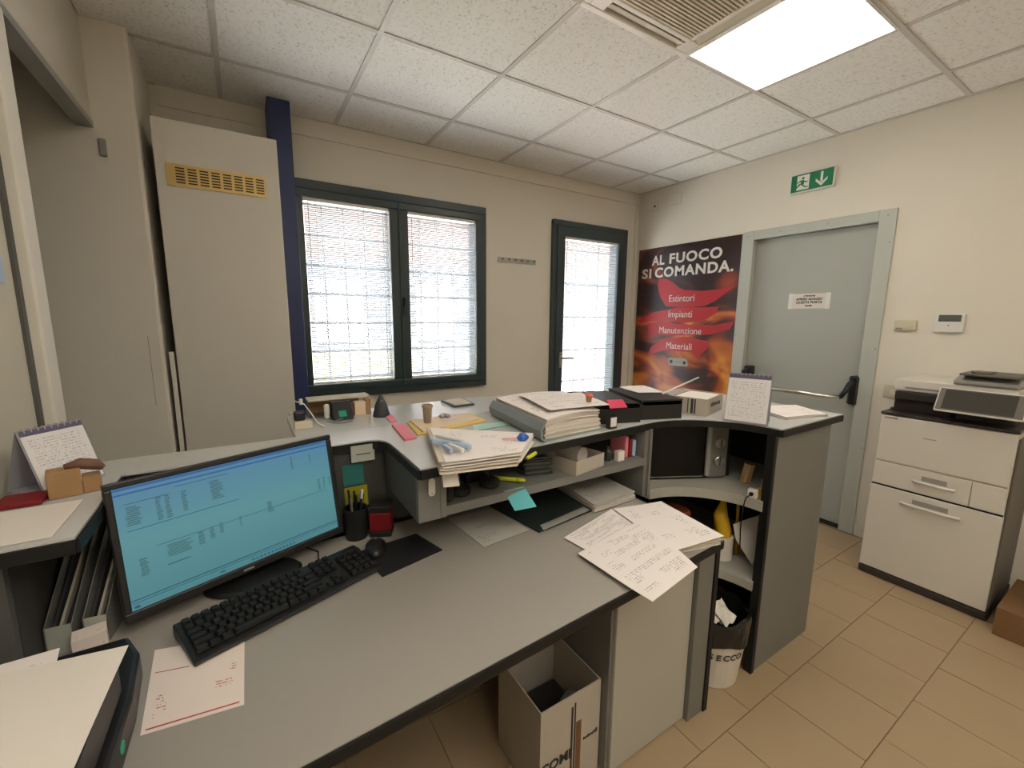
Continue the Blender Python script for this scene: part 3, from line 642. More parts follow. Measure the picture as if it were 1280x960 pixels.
# local: x right, y away from viewer, z up
g = G(); bz = .014
g.box(-W2, W2, 0, .018, -H2, -H2+.020); g.box(-W2, W2, 0, .018, H2-bz, H2); g.box(-W2, -W2+bz, 0, .018, -H2+.020, H2-bz); g.box(W2-bz, W2, 0, .018, -H2+.020, H2-bz)
g.build('bezel', 'black', t, local=True, bevel=.003)
g = G(); g.box(-W2+.002, W2-.002, .0185, .032, -H2+.002, H2-.002); g.build('back_shell', 'black', t, local=True, bevel=.006)
G().box(-.17, .17, .0325, .055, -.11, .12).build('rear_bulge', 'black', t, local=True, bevel=.02)
sw0, sw1, sh0, sh1 = -W2+bz, W2-bz, -H2+.020, H2-bz
scr = G(); n = 0; scr.v = [(sw0, .006, sh0), (sw1, .006, sh0), (sw1, .006, sh1), (sw0, .006, sh1), (sw0, .010, sh0), (sw1, .010, sh0), (sw1, .010, sh1), (sw0, .010, sh1)]
scr.f = [(0, 1, 2, 3), (4, 7, 6, 5), (0, 4, 5, 1), (1, 5, 6, 2), (2, 6, 7, 3), (3, 7, 4, 0)]; scr.m = [0]*6; scr.uv = {0: [(0, 0), (1, 0), (1, 1), (0, 1)]}
sc = scr.build('screen', 'screen', t, local=True)
SW, SH = sw1-sw0, sh1-sh0
def ui(lst, name, m):
    g = G()
    for (u0, u1, v0, v1) in lst: g.box(sw0+u0*SW, sw0+u1*SW, .0052, .0056, sh0+v0*SH, sh0+v1*SH)
    return g.build(name, m, sc, local=True)
ui([(0, 1, .975, .995), (0, 1, .935, .95)], 'title_bar', 'ui_blue')
def uitable(u0, u1, v0, v1, n, rr):
    return [(u0+rr.uniform(0, .15)*(u1-u0), u1-rr.uniform(0, .3)*(u1-u0), v0+(v1-v0)*i/n, v0+(v1-v0)*(i+.55)/n) for i in range(n)]
rr = random.Random(3)
L_ = []
for (a, b, c, d, n) in ((.03, .09, .68, .84, 9), (.14, .165, .66, .86, 10), (.175, .20, .66, .86, 10), (.24, .265, .68, .86, 9), (.36, .42, .70, .88, 10), (.77, .785, .78, .92, 6), (.88, .89, .80, .90, 4),
                        (.05, .085, .25, .40, 8), (.15, .26, .33, .44, 7), (.28, .31, .34, .46, 7), (.33, .355, .36, .47, 7), (.375, .395, .38, .48, 7), (.47, .48, .38, .48, 5), (.61, .645, .42, .53, 7), (.91, .93, .48, .60, 7), (.945, .96, .49, .61, 7), (.98, .992, .50, .60, 6)):
    L_ += uitable(a, b, c, d, n, rr)
ui(L_, 'table_text', 'ui_mid')['kind'] = 'stuff'
ui([(.03, .2, .855, .86), (.22, .45, .9, .905), (.03, .48, .635, .640), (.12, .96, .455-.0, .459), (.0, 1, .075, .083), (0, 1, .055, .06), (.15, .24, .265, .272)]+[(.5+.02*i, .51+.02*i, .015, .035) for i in range(12)]+[(.01, .03, .015, .035), (.35, .37, .02, .035)], 'menu_lines', 'ui_dark')
LB(-.025, .0, -.0006, -.0002, -H2+.007, -H2+.012).build('maker_mark', 'steel', t, local=True)
# stand (world coordinates)
t2 = t
g = G().lathe([(.105, .7305), (.11, .735), (.10, .743), (.03, .748)], (-.02, 1.255, 0), 32)
for i in range(len(g.v)):
    x, y, z = g.v[i]; g.v[i] = (-.02+(x+.02)*1.05, 1.255+(y-1.255)*.72, z)
ob = g.build('base', 'black', t, smooth=False, bevel=.002)
G().box(-.022, .022, -.012, .012, 0, .13, R=Matrix.Rotation(.3664, 3, 'Z'), o=(-.025, 1.30, .745)).build('neck', 'black', t, bevel=.004)
# ================================================================ KEYBOARD
t = thing('keyboard', 'black wired keyboard in front of the monitor', 'keyboard', (.0505, 1.114, ZD), (0, 0, .336))
G().prism([(-.074, .004), (.072, .004), (.072, .026), (.05, .027), (-.06, .012), (-.074, .010)], -.218, .218, axis='x').build('body', 'black', t, local=True, bevel=.003)
Rk = Euler((.13, 0, 0)).to_matrix()
kc = {}
def key(x, y, w, d=.0155):
    q = (round(w, 4), round(d, 4)); z = .0165+(y+.055)*.137
    if q not in kc:
        g = G(); a, b, c_, e = w/2, d/2, w/2-.002, d/2-.002
        g.v = [(-a, -b, 0), (a, -b, 0), (a, b, 0), (-a, b, 0), (-c_, -e, .007), (c_, -e, .007), (c_, e, .007), (-c_, e, .007)]
        g.f = [(0, 3, 2, 1), (4, 5, 6, 7), (0, 1, 5, 4), (1, 2, 6, 5), (2, 3, 7, 6), (3, 0, 4, 7)]; g.m = [0]*6
        o = g.build('key', 'key', t, local=True); kc[q] = o.data
    else: o = bpy.data.objects.new('key', kc[q]); C.objects.link(o); o.parent = t
    o.location = (x, y, z); o.rotation_euler = (.13, 0, 0)
M['key'] = mat('key_cap', (.016, .015, .015), .5, spec=.3)
p = .0187
for r, (n0, first) in enumerate(((15, 0),)*1): pass
rows = [(.050, [1]*14, .0), (.026, [1]*13+[2], 0), (.0075, [1.5]+[1]*12+[1.5], 0), (-.011, [1.75]+[1]*11+[2.25], 0), (-.0295, [2.25]+[1]*10+[2.75], 0), (-.048, [1.25]*3+[6.25]+[1.25]*4, 0)]
for yy, ws, _ in rows:
    x = -.208
    for wk in ws: key(x+wk*p/2*.99, yy, wk*p*.99-.0028); x += wk*p*.99
for yy in (.050, .026, .0075):
    for i in range(3): key(.082+i*p, yy, p-.0028)
for i, yy in ((1, -.0295), (0, -.048), (1, -.048), (2, -.048)): key(.082+i*p, yy, p-.0028)
for j, yy in enumerate((.026, .0075, -.011, -.0295, -.048)):
    for i in range(4 if j else 4): key(.147+i*p, yy, p-.0028)
G().tube([(.1, .076, .02), (.105, .088, .006), (.13, .11, .004), (.15, .15, .004), (.14, .20, .004)], .002, 6).build('cable', 'matblack', t, local=True)
# mouse and pad
t = tag(G().prism([(.271, 1.084), (.464, 1.127), (.429, 1.261), (.250, 1.246)], ZD+.0003, ZD+.003).build('mouse_pad', 'matblack', None, origin=(.35, 1.18, ZD)), 'black rectangular mouse pad right of the keyboard', 'mouse pad')
t = thing('mouse', 'black computer mouse on the left end of the pad', 'mouse', (.290, 1.222, ZD+.0035), (0, 0, 1.3))
g = G(); n = 20; ring = []
for k_, (sc_, z) in enumerate(((1.0, 0), (1.04, .008), (.98, .016), (.80, .0235), (.42, .028), (.08, .029))):
    b = len(g.v)
    for i in range(n):
        a = 2*PI*i/n; g.v.append((.050*sc_*math.cos(a)*(1-.08*math.sin(a)**2), .030*sc_*math.sin(a)*(1+.1*math.cos(a)), z))
    if k_:
        for i in range(n): j = (i+1) % n; g.f.append((b-n+i, b-n+j, b+j, b+i)); g.m.append(0)
g.f.append(tuple(range(n-1, -1, -1))); g.m.append(0); g.f.append(tuple(range(b, b+n))); g.m.append(0)
g.build('body', 'black', t, local=True, smooth=True)
G().lathe([(.007, -.003), (.007, .003)], (.026, 0, .0225), 14, axis='y').build('wheel', 'grey_pl', t, local=True)
# pen cup
t = thing('pen_cup', 'black cup full of dark pens beside the monitor', 'pen cup', (.262, 1.345, ZD+.0005))
G().lathe([(.033, 0), (.036, .10), (.0335, .10), (.031, .004)], (0, 0, 0), 24).build('cup', 'black', t, local=True, smooth=False)
rr = random.Random(8)
for i in range(9):
    a = rr.uniform(0, 6.28); r0 = rr.uniform(.004, .018); r1 = rr.uniform(.018, .034); h = rr.uniform(.125, .155)
    G().tube([(r0*math.cos(a), r0*math.sin(a), .006), (r1*math.cos(a), r1*math.sin(a), h)], .0038, 7).build('pen', ['black', 'matblack', 'panel', 'black', 'white_pl', 'black', 'bluepl', 'black', 'matblack'][i], t, local=True)
# red block
t = thing('red_speaker', 'small red and black cube speaker on the desk beside the pen cup', 'speaker', (.338, 1.327, ZD+.0005), (0, 0, -.45))
B(-.034, .034, -.030, .030, 0, .018).build('base', 'black', t, local=True, bevel=.003); B(-.033, .033, -.029, .029, .0182, .082).build('body', 'pinkred', t, local=True, bevel=.004)
B(-.035, .035, -.031, .031, .0822, .104).build('lid', 'black', t, local=True, bevel=.004)
# sticky notes
def note(name, x0, x1, z0, z1, m, label, y=1.3945, cat='note'):
    g = G().sheet([(x0, y-.001, z0), (x1, y-.001, z0), (x1, y-.001, z1), (x0, y-.001, z1)], .0002, 4, 4)
    for i in range(len(g.v)):
        X_, Y_, Z_ = g.v[i]; k_ = 1-(Z_-z0)/(z1-z0); g.v[i] = (X_, Y_-.008*k_*k_-(.0006 if i >= len(g.v)//2 else 0), Z_)
    return tag(g.build(name, m, None, origin=((x0+x1)/2, y, z0)), label, cat)
note('sticky_note', .238, .302, .888, .956, 'sticky_teal', 'dark teal sticky note on the panel above the yellow one')
note('sticky_note', .240, .312, .812, .880, 'sticky_yellow', 'yellow sticky note on the panel above the pen cup')
note('label_strip', .264, .337, .996, 1.034-.031+.0, 'grey_label', 'temp')
bpy.data.objects.remove(bpy.data.objects['label_strip'])
t = thing('paper_label', 'pale grey paper label stuck under the counter edge above the teal note', 'label', (.3, 1.378, .985))
B(.264, .337, 1.379, 1.3815, .965, 1.019).build('card', 'grey_label', t); B(.28, .325, 1.3784, 1.3788, .988, .991).build('written_line', 'ink', t)
t = thing('key_tag', 'white key tag hanging on the left cheek of the shelf unit', 'tag', (.411, 1.07, .945))
G().prism([(.402, .944), (.407, .938), (.416, .938), (.421, .944), (.421, .982), (.416, .989), (.407, .989), (.402, .982)], 1.066, 1.0685, axis='y').build('plate', 'white_pl', t)
B(.4105, .4125, 1.0655, 1.0660, .943, .947).build('hole', 'dark', t); G().tube([(.4115, 1.071, .985), (.4115, 1.071, .995)], .0012, 5).build('string', 'cord', t)
# ================================================================ PAPERS helper
def wob(a, s_): r_ = random.Random(s_); p1, p2, p3 = r_.uniform(0, 6), r_.uniform(0, 6), r_.uniform(.6, 1.3); return lambda u, v: a*(1+math.sin(p1+u*3.1*p3+v*1.7)*math.cos(p2+v*2.9))*.5
def paper(name, c, m, label, cat='paper', wave=0, seed=1, th=.0012, group=None, par=None):
    g = G().sheet(c, th, 8, 8, wob(wave, seed) if wave else None)
    cx = sum(p[0] for p in c)/4; cy = sum(p[1] for p in c)/4; cz = min(p[2] for p in c)
    if par: return g.build(name, m, par)
    return tag(g.build(name, m, None, origin=(cx, cy, cz)), label, cat, group)
def stack(name, c, z0, h, n, m, label, seed=1, jit=.006, cat='paper stack', mats=None, wave=.004, lean=(0, 0)):
    cx = sum(p[0] for p in c)/4; cy = sum(p[1] for p in c)/4
    t = thing(name, label, cat, (cx, cy, z0)); rr = random.Random(seed); th = h/n
    for i in range(n):
        a = rr.uniform(-.03, .03); dx, dy = rr.uniform(-jit, jit)+lean[0]*i/n, rr.uniform(-jit, jit)+lean[1]*i/n
        q = [rot2(p[0]-cx, p[1]-cy, a, (cx+dx, cy+dy)) for p in c]; z = z0+i*th+.0003
        topm = m if i == n-1 else (mats[i % len(mats)] if mats else 'paper')
        G().sheet([(x_, y_, z) for x_, y_ in q], th*.86, 4, 4, (lambda u, v, k_=i/n: wave*k_*(math.sin(u*4+seed)*.5+.5)*(1-v*.5))).build('sheet', topm, t)
    return t
# note sheet with red lines under the keyboard
t = thing('notepad_sheet', 'white sheet with red lines lying under the left end of the keyboard', 'paper', (-.12, .95, ZD+.0003))
paper('sheet', [(-.196, .850, ZD+.0005), (-.048, .828, ZD+.0005), (-.046, 1.03, ZD+.0005), (-.206, 1.075, ZD+.0005)], 'p4', '', par=t)
def lineq(p, q, wd, z, m, par, name='red_line'):
    d = Vector((q[0]-p[0], q[1]-p[1], 0)); a = math.atan2(d.y, d.x)
    return G().box(0, d.length, -wd/2, wd/2, 0, .0002, R=Matrix.Rotation(a, 3, 'Z'), o=(p[0], p[1], z)).build(name, m, par)
M['redline'] = mat('red_rule', (.45, .06, .06), .7)
lineq((-.19, .858), (-.055, .838), .003, ZD+.0019, 'redline', t); lineq((-.196, 1.0), (-.14, .985), .0018, ZD+.0019, 'redline', t)
# ================================================================ BLACK MACHINE WITH PAPERS, bottom left
t = thing('desk_printer', 'black desktop machine with green mark at the lower left under loose papers', 'printer', (-.34, .8, ZD+.0005))
pf = [(XL+.008, .36), (-.232, .36), (-.218, .50), (-.208, .70), (-.205, .88), (-.214, 1.00), (-.240, 1.062), (XL+.008, 1.066)]
G().prism(pf, ZD+.001, ZD+.06).build('base', 'black', t, bevel=.008)
G().prism([(x if x < -.4 else x-.012, y if y < .86 else min(y, .895)) for x, y in pf], ZD+.0605, ZD+.142).build('upper_shell', 'black', t, bevel=.014)
G().lathe([(.010, 0), (.009, .002)], (-.2065, .80, ZD+.035), 16, axis='x').build('green_button', 'greenpl', t)
paper('paper_sheet', [(-.462, .50, .8745), (-.222, .53, .8745), (-.202, .885, .8745), (-.462, .925, .8745)], 'paper', 'blank white sheet topmost on the black machine at lower left', wave=.006, seed=5)
paper('paper_sheet', [(-.455, .48, .8727), (-.230, .50, .8727), (-.300, .945, .8727), (-.463, .945, .8727)], 'p3', 'printed sheet under the blank one on the black machine', wave=.001, seed=3)
# file boxes in left niche
def magfile(x, y, a, label, w=.040):
    t = thing('magazine_file', label, 'file box', (x, y, ZD+.0005), (0, 0, a), 'white magazine files in the left niche')
    prof = [(0, 0), (.22, 0), (.22, .215), (.19, .215), (0, .062)]
    for sx_ in (-w/2, w/2-.002): G().prism(prof, sx_, sx_+.002, axis='x').build('side', 'panel', t, local=True)
    B(-w/2+.0022, w/2-.0022, 0, .002, 0, .062).build('front', 'grey_label', t, local=True); B(-w/2+.0022, w/2-.0022, .218, .22, 0, .215).build('back', 'whitebox', t, local=True)
    for i in range(3):
        x_ = -w/2+.008+i*.010; G().prism([(.01, .003), (.21, .003), (.21, .20-.02*i), (.18, .19-.02*i), (.01, .05)], x_, x_+.005, axis='x').build('contents', ['ink', 'whitebox', 'ink'][i], t, local=True)
magfile(-.368, 1.165, -.10, 'white magazine file standing leftmost in the niche beside the monitor', .044); magfile(-.312, 1.165, -.12, 'white magazine file nearer the monitor in the left niche')
tag(G().box(-.026, .026, -.02, .02, 0, .05, R=Matrix.Rotation(.2, 3, 'Z'), o=(-.315, 1.135, ZD+.0005)).build('pink_note_block', 'p4', None), 'low pale pink paper block in front of the magazine files', 'paper block')
# ================================================================ LEFT COUNTER ITEMS
paper('paper_sheet', [(-.460, 1.045, ZT+.0005), (-.318, 1.045, ZT+.0005), (-.318, 1.235, ZT+.0005), (-.460, 1.235, ZT+.0005)], 'paper', 'plain white sheet on the left counter end', wave=.001, seed=2)
tag(B(-.460, -.385, 1.245, 1.315, ZT+.0005, ZT+.012).build('red_wallet', 'pinkred', None, bevel=.003), 'dark red flat case behind the white sheet on the left counter', 'case')
def calendar(name, loc, rz, w, h, label, foot=.05, m='grey_violet', tiltz=0):
    t = thing(name, label, 'calendar', loc, (0, 0, rz))
    a = math.atan2(foot, h); L2 = math.hypot(foot, h)
    for sgn in (-1, 1):
        G().box(-w/2, w/2, -.001, .001, 0, L2, R=Euler((a*sgn, 0, 0)).to_matrix(), o=(0, sgn*foot, .002)).build('easel_board' if sgn > 0 else 'front_board', m, t, local=True)
    B(-w/2, w/2, -foot, foot, 0, .0016).build('foot_board', m, t, local=True)
    R = Euler((a, 0, 0)).to_matrix()
    gg = G(); n_ = len(gg.v)
    P_ = [Vector((x_, -.0024, z_)) for x_, z_ in ((-w/2+.003, .004), (w/2-.003, .004), (w/2-.003, L2*.90), (-w/2+.003, L2*.90))]
    Q_ = [v_+Vector((0, .001, 0)) for v_ in P_]
    R = Euler((-a, 0, 0)).to_matrix()
    gg.v = [tuple(R @ v_+Vector((0, -foot, .002))) for v_ in P_+Q_]
    gg.f = [(0, 1, 2, 3), (4, 7, 6, 5), (0, 4, 5, 1), (1, 5, 6, 2), (2, 6, 7, 3), (3, 7, 4, 0)]; gg.m = [0]*6; gg.uv = {0: [(0, 0), (1, 0), (1, 1), (0, 1)]}
    gg.build('page', 'pcal', t, local=True)
    G().box(-w/2+.003, w/2-.003, -.0036, -.0026, L2*.905, L2*.985, R=R, o=(0, -foot, .002)).build('header_strip', 'violet', t, local=True)
    for i in range(9):
        x_ = -w/2+w*(i+1)/10; G().tube([(x_, -.006, h-.004), (x_, -.004, h+.004), (x_, .004, h+.004), (x_, .006, h-.004)], .0011, 5).build('ring', 'steel', t, local=True)
    return t
calendar('desk_calendar', (-.395, 1.385, ZT+.001), .85, .125, .140, 'white desk calendar with violet header on the left counter end')
t = thing('cardboard_figure', 'small brown cardboard box with dark toy shape on the left counter', 'box', (-.35, 1.29, ZT+.0005), (0, 0, .25))
B(-.035, .018, -.02, .022, 0, .060).build('box', 'kraft', t, local=True, bevel=.002); B(.019, .05, -.018, .02, 0, .038).build('small_box', 'kraft', t, local=True, bevel=.002)
g = G().tube([(-.006, 0, .062), (.02, 0, .066), (.045, -.002, .058), (.056, -.004, .048)], [.008, .013, .013, .006], 8); g.build('dark_shape', 'brownfig', t, local=True, smooth=True)
t = thing('crystal_ornament', 'clear faceted ornament at the far left of the left counter', 'ornament', (-.444, 1.50, ZT+.0005))
M['crystal'] = mat('clear_acrylic', (.75, .78, .74), .08, trans=.85)
rr = random.Random(2)
for i in range(7):
    a = i*.9; G().lathe([(.002, 0), (.010, .015), (.004, .045)], (.010*math.cos(a), .014*math.sin(a), .0+i*.004), 5).build('facet', 'crystal', t, local=True)
B(-.016, .016, -.018, .018, -.0, .006).build('base', 'grey_pl', t, local=True)
# ================================================================ ITEMS AT THE BACK LEFT OF THE VISITOR SIDE
t = thing('power_adapter', 'beige power block with white cable at the left end of the visitor worktop', 'adapter', (.158, 1.66, ZT+.0005))
B(-.028, .030, -.022, .018, 0, .028).build('block', 'plate', t, local=True, bevel=.003); B(-.026, .010, -.012, .018, .0285, .062).build('black_plug', 'black', t, local=True, bevel=.006)
G().tube([(-.02, .0, .10), (.01, .005, .085), (.028, .0, .055), (.05, -.01, .012), (.07, -.03, .004)], .0022, 6).build('cable', 'white_pl', t, local=True, smooth=True)
G().lathe([(.006, 0), (.006, .02)], (.0, .004, .085), 8).build('connector', 'white_pl', t, local=True)
t = thing('storage_tray', 'long dark shelf box behind the cables at the window side', 'box', (.27, 1.82, ZT+.0005))
B(.195, .40, 1.80, 1.875, ZT+.001, ZT+.006).build('bottom', 'panel_dark', t); B(.195, .40, 1.871, 1.877, ZT+.0065, ZT+.066).build('back', 'kraft', t); B(.195, .43, 1.795, 1.88, ZT+.067, ZT+.073).build('lid', 'wall_grey', t)
B(.195, .199, 1.80, 1.87, ZT+.0065, ZT+.066).build('end', 'panel_dark', t)
tag(B(.246, .266, 1.755, 1.775, ZT+.0005, ZT+.058).build('white_bottle', 'white_pl', None, bevel=.006), 'slim white container beside the black stand', 'container')
t = thing('card_reader', 'black sloping device with green label beside the cardboard box', 'device', (.31, 1.74, ZT+.0005))
G().prism([(1.70, ZT+.001), (1.79, ZT+.001), (1.78, ZT+.066), (1.755, ZT+.066)], .272, .345, axis='x').build('body', 'black', t, bevel=.003)
G().box(-.014, .014, 0, .0012, -.013, .013, R=Euler((-.69, 0, 0)).to_matrix(), o=(.306, 1.7165, ZT+.025)).build('green_label', 'greenpl', t)
t = thing('cardboard_box', 'small open cardboard box beside the dark cone', 'box', (.39, 1.80, ZT+.0005))
B(.362, .404, 1.765, 1.80, ZT+.001, ZT+.055).build('box', 'folder_o', t); B(.405, .425, 1.765, 1.81, ZT+.001, ZT+.062).build('flap', 'kraft', t); B(.350, .361, 1.77, 1.80, ZT+.001, ZT+.050).build('side_card', 'brownfig', t)
t = thing('desk_ornament', 'dark grey pointed cone on the visitor worktop under the window', 'ornament', (.452, 1.71, ZT+.0005))
G().lathe([(.034, 0), (.0335, .004), (.020, .05), (.0015, .092)], (0, 0, 0), 5).build('cone', 'grey_cone', t, local=True) if False else None
M['grey_cone'] = mat('dark_grey_cone', (.035, .038, .045), .5)
G().lathe([(.034, 0), (.033, .006), (.024, .045), (.002, .094)], (0, 0, 0), 20).build('shell', 'grey_cone', t, local=True, smooth=True)
B(-.006, .0, -.020, -.014, .060, .068).build('tip_chip', 'panel', t, local=True)
t = tag(G().tube([(.245, 1.70, ZT+.004), (.27, 1.66, ZT+.004), (.30, 1.65, ZT+.004), (.33, 1.67, ZT+.004), (.34, 1.70, ZT+.004), (.325, 1.72, ZT+.005), (.295, 1.70, ZT+.008), (.27, 1.69, ZT+.005), (.262, 1.73, ZT+.004)], .0018, 6).build('cable_loop', 'folder_g', None, smooth=True), 'thin dark cable looped on the worktop in front of the black device', 'cable')
# pink strip and pad
t = tag(G().sheet([(.448, 1.574, ZT+.0008), (.478, 1.585, ZT+.0008), (.492, 1.70, ZT+.0008), (.462, 1.708, ZT+.0008)], .001, 3, 10, lambda u, v: .003*abs(math.sin(v*9))).build('folded_tape', 'pink', None), 'crumpled pink tape strip leading to the pink pad', 'tape')
t = tag(G().prism([(.418, 1.312), (.460, 1.320), (.484, 1.520), (.440, 1.530)], ZT+.0005, ZT+.007).build('pink_pad', 'pink', None, origin=(.45, 1.42, ZT)), 'pink narrow pad on the counter corner', 'pad')
for i in range(3): G().box(0, .04, 0, .002, 0, .0003, R=Matrix.Rotation(.0, 3, 'Z'), o=(.447, 1.47+i*.012, ZT+.0072)).build('printed_line', 'white_ink', t).location = (-.45, -1.42, -ZT)
# folders, cup, keys
t = thing('document_folder', 'buff and yellow document folders under the ribbed cup', 'folder', (.62, 1.46, ZT+.0005))
G().sheet([(.476, 1.350, ZT+.001), (.770, 1.410, ZT+.001), (.775, 1.560, ZT+.001), (.500, 1.535, ZT+.001)], .004, 6, 4).build('yellow_folder', 'folder_y', t)
G().sheet([(.500, 1.365, ZT+.006), (.745, 1.425, ZT+.006), (.755, 1.555, ZT+.006), (.512, 1.540, ZT+.006)], .005, 6, 4).build('buff_folder', 'folder_o', t)
t = thing('cup', 'ribbed brown paper cup standing on the buff folder', 'cup', (.556, 1.47, ZT+.0115))
pr = []
for i in range(12): z = i*.0047; r_ = .0125+.0004*i; pr += [(r_+.0012, z), (r_+.0012, z+.0025), (r_-.0006, z+.0028), (r_-.0006, z+.0045)]
pr += [(.018, .057), (.0205, .059), (.0205, .068), (.0175, .068), (.0165, .058), (.012, .01)]
G().lathe(pr, (0, 0, 0), 24).build('cup_wall', 'cup', t, local=True)
G().lathe([(.0001, .050), (.0155, .050)], (0, 0, 0), 20, cap=False).build('coffee', 'brownfig', t, local=True)
t = thing('keys', 'crumpled grey violet key pouch beside the cup', 'keys', (.655, 1.51, ZT+.0125))
g = G(); rr = random.Random(7)
for i in range(6): g.lathe([(.006, 0), (.011, .007), (.004, .014)], (rr.uniform(-.03, .03), rr.uniform(-.014, .014), rr.uniform(0, .004)), 6)
g.build('pouch', 'grey_violet', t, local=True)
G().sheet([(-.045, -.05, .0), (.02, -.045, .0), (.025, -.015, .0), (-.03, -.018, .0)], .001, 4, 4).build('receipt', 'paper', t, local=True)
# tablet
t = thing('tablet', 'dark thin tablet lying near the back edge of the visitor worktop', 'tablet', (.83, 1.79, ZT+.0005))
G().prism([(.770, 1.703), (.872, 1.708), (.890, 1.868), (.772, 1.862)], ZT+.001, ZT+.009).build('frame', 'printer_dk', t, bevel=.002)
G().prism([(.781, 1.716), (.862, 1.720), (.876, 1.856), (.784, 1.851)], ZT+.0092, ZT+.0098).build('screen', 'wall_grey', t)
# paper stack A
stack('paper_stack', [(.408, .975), (.615, .935), (.755, 1.075), (.505, 1.315)], ZT+.0005, .036, 12, 'p3', 'thick pile of papers overhanging the counter edge with the stapler on top', seed=4, jit=.010, mats=['paper', 'sheet_edge', 'p1'], lean=(0, 0), wave=.003)
paper('paper_sheet', [(.418, 1.0, .985), (.462, .995, .982), (.462, 1.01, 1.029), (.420, 1.02, 1.029)], 'paper', 'loose white sheet corner hanging below the paper pile', seed=3)
tag(G().sheet([(.66, 1.30, ZT+.005), (.83, 1.32, ZT+.0008), (.85, 1.375, ZT+.0008), (.70, 1.385, ZT+.0008)], .001, 5, 3).build('plastic_sleeve', 'tealpl', None), 'aqua plastic sleeve sticking out between the paper pile and the thick folder', 'sleeve')
t = thing('staple_remover', 'white and pale blue stapler tool lying on the paper pile', 'stapler', (.466, 1.05, ZT+.0445), (0, 0, -.95)); t.scale = (1.15, 1.15, 1.3)
G().prism([(-.062, 0), (-.055, .018), (-.02, .024), (.03, .014), (.052, .004), (.05, -.006), (.01, -.004), (-.03, .0), (-.052, -.004)], 0, .012).build('body', 'paleblue', t, local=True, bevel=.004)
G().prism([(-.058, .012), (-.02, .020), (.028, .012), (.02, .005), (-.03, .008)], .0122, .02).build('grip', 'white_pl', t, local=True, bevel=.003)
G().prism([(-.01, -.008), (.045, -.035), (.050, -.028), (.0, -.001)], .001, .010).build('jaw', 'white_pl', t, local=True, bevel=.002)
G().prism([(-.015, -.020), (.020, -.044), (.026, -.038), (-.008, -.012)], .001, .010).build('jaw', 'paleblue', t, local=True, bevel=.002)
t = thing('letter_opener', 'blue handled letter opener on the right of the paper pile', 'letter opener', (.665, 1.03, ZT+.041), (0, 0, -.35))
G().lathe([(.002, 0), (.014, .010), (.015, .022), (.004, .036)], (0, 0, .006), 14, axis='x').build('handle', 'bluepl', t, local=True, smooth=True)
G().prism([(-.045, -.001), (0, -.004), (0, .004), (-.045, .001)], .004, .006).build('blade', 'pink', t, local=True)
# ring binder with thick pile
t = thing('folder_pile', 'open grey green folder stuffed with a thick pile of papers', 'folder', (.98, 1.28, ZT+.0005))
bc = [(.800, 1.075), (1.075, 1.100), (1.210, 1.480), (.850, 1.500)]
G().sheet([(x_, y_, ZT+.001) for x_, y_ in bc], .004, 4, 4).build('lower_cover', 'folder_g', t)
g = G(); g.v = [(.800, 1.070, ZT+.001), (.850, 1.500, ZT+.001), (.838, 1.500, ZT+.030), (.775, 1.075, ZT+.038), (.800, 1.068, ZT+.072), (.855, 1.490, ZT+.062), (.812, 1.074, ZT+.001), (.862, 1.496, ZT+.001)]
g = G()
pr = [(.806, .001), (.786, .012), (.782, .040), (.800, .068), (.806, .068), (.790, .040), (.792, .014), (.812, .004)]
b = 0
for (dx, yy, sc_) in ((0, 1.072, 1.0), (.050, 1.500, .92)):
    for x_, z_ in pr: g.v.append((x_+dx, yy, ZT+z_*sc_))
n = len(pr)
g.f = [tuple(range(n)), tuple(range(2*n-1, n-1, -1))]+[(i, i+n, (i+1) % n+n, (i+1) % n) for i in range(n)]; g.m = [0]*(n+2)
g.build('spine', 'folder_g', t)
rr = random.Random(12)
for i in range(16):
    z = ZT+.006+i*.0042; j = lambda: rr.uniform(-.008, .008)
    c_ = [(.812+j()*.4, 1.085+j()), (1.07+j(), 1.108+j()), (1.20+j(), 1.47+j()), (.862+j()*.4, 1.485+j())]
    G().sheet([(x_, y_, z) for x_, y_ in c_], .0036, 5, 5, (lambda u, v, k_=i/16: .010*k_*math.sin(u*3.1))).build('sheet', ['paper', 'sheet_edge', 'paper', 'p2'][i % 4] if i < 15 else 'p1', t)
paper('paper_sheet', [(.86, 1.13, ZT+.086), (1.10, 1.09, ZT+.084), (1.20, 1.36, ZT+.080), (.93, 1.43, ZT+.084)], 'p2', 'wrinkled printed sheet topmost on the thick folder pile', wave=.008, seed=9)
t = thing('highlighter', 'short yellow green highlighter peeking out under the folder pile', 'highlighter', (.672, .965, ZT+.0025), (0, 0, .5))
G().tube([(-.02, 0, .006), (.03, 0, .006)], .0055, 8).build('barrel', 'highlighter', t, local=True, smooth=True)
t = thing('flower_pot', 'tiny brown pot with orange red blossom on the papers by the black tray', 'flower pot', (1.045, 1.14, ZT+.098))
G().lathe([(.009, 0), (.012, .020), (.0105, .020), (.009, .004)], (0, 0, 0), 14).build('pot', 'terracotta', t, local=True)
g = G()
for i in range(7): a = i*2*PI/6; q = .010 if i < 6 else 0; g.lathe([(.0006, .018), (.006, .024), (.0005, .031)], (q*math.cos(a), q*math.sin(a), 0), 7)
g.build('blossom', 'orange', t, local=True)
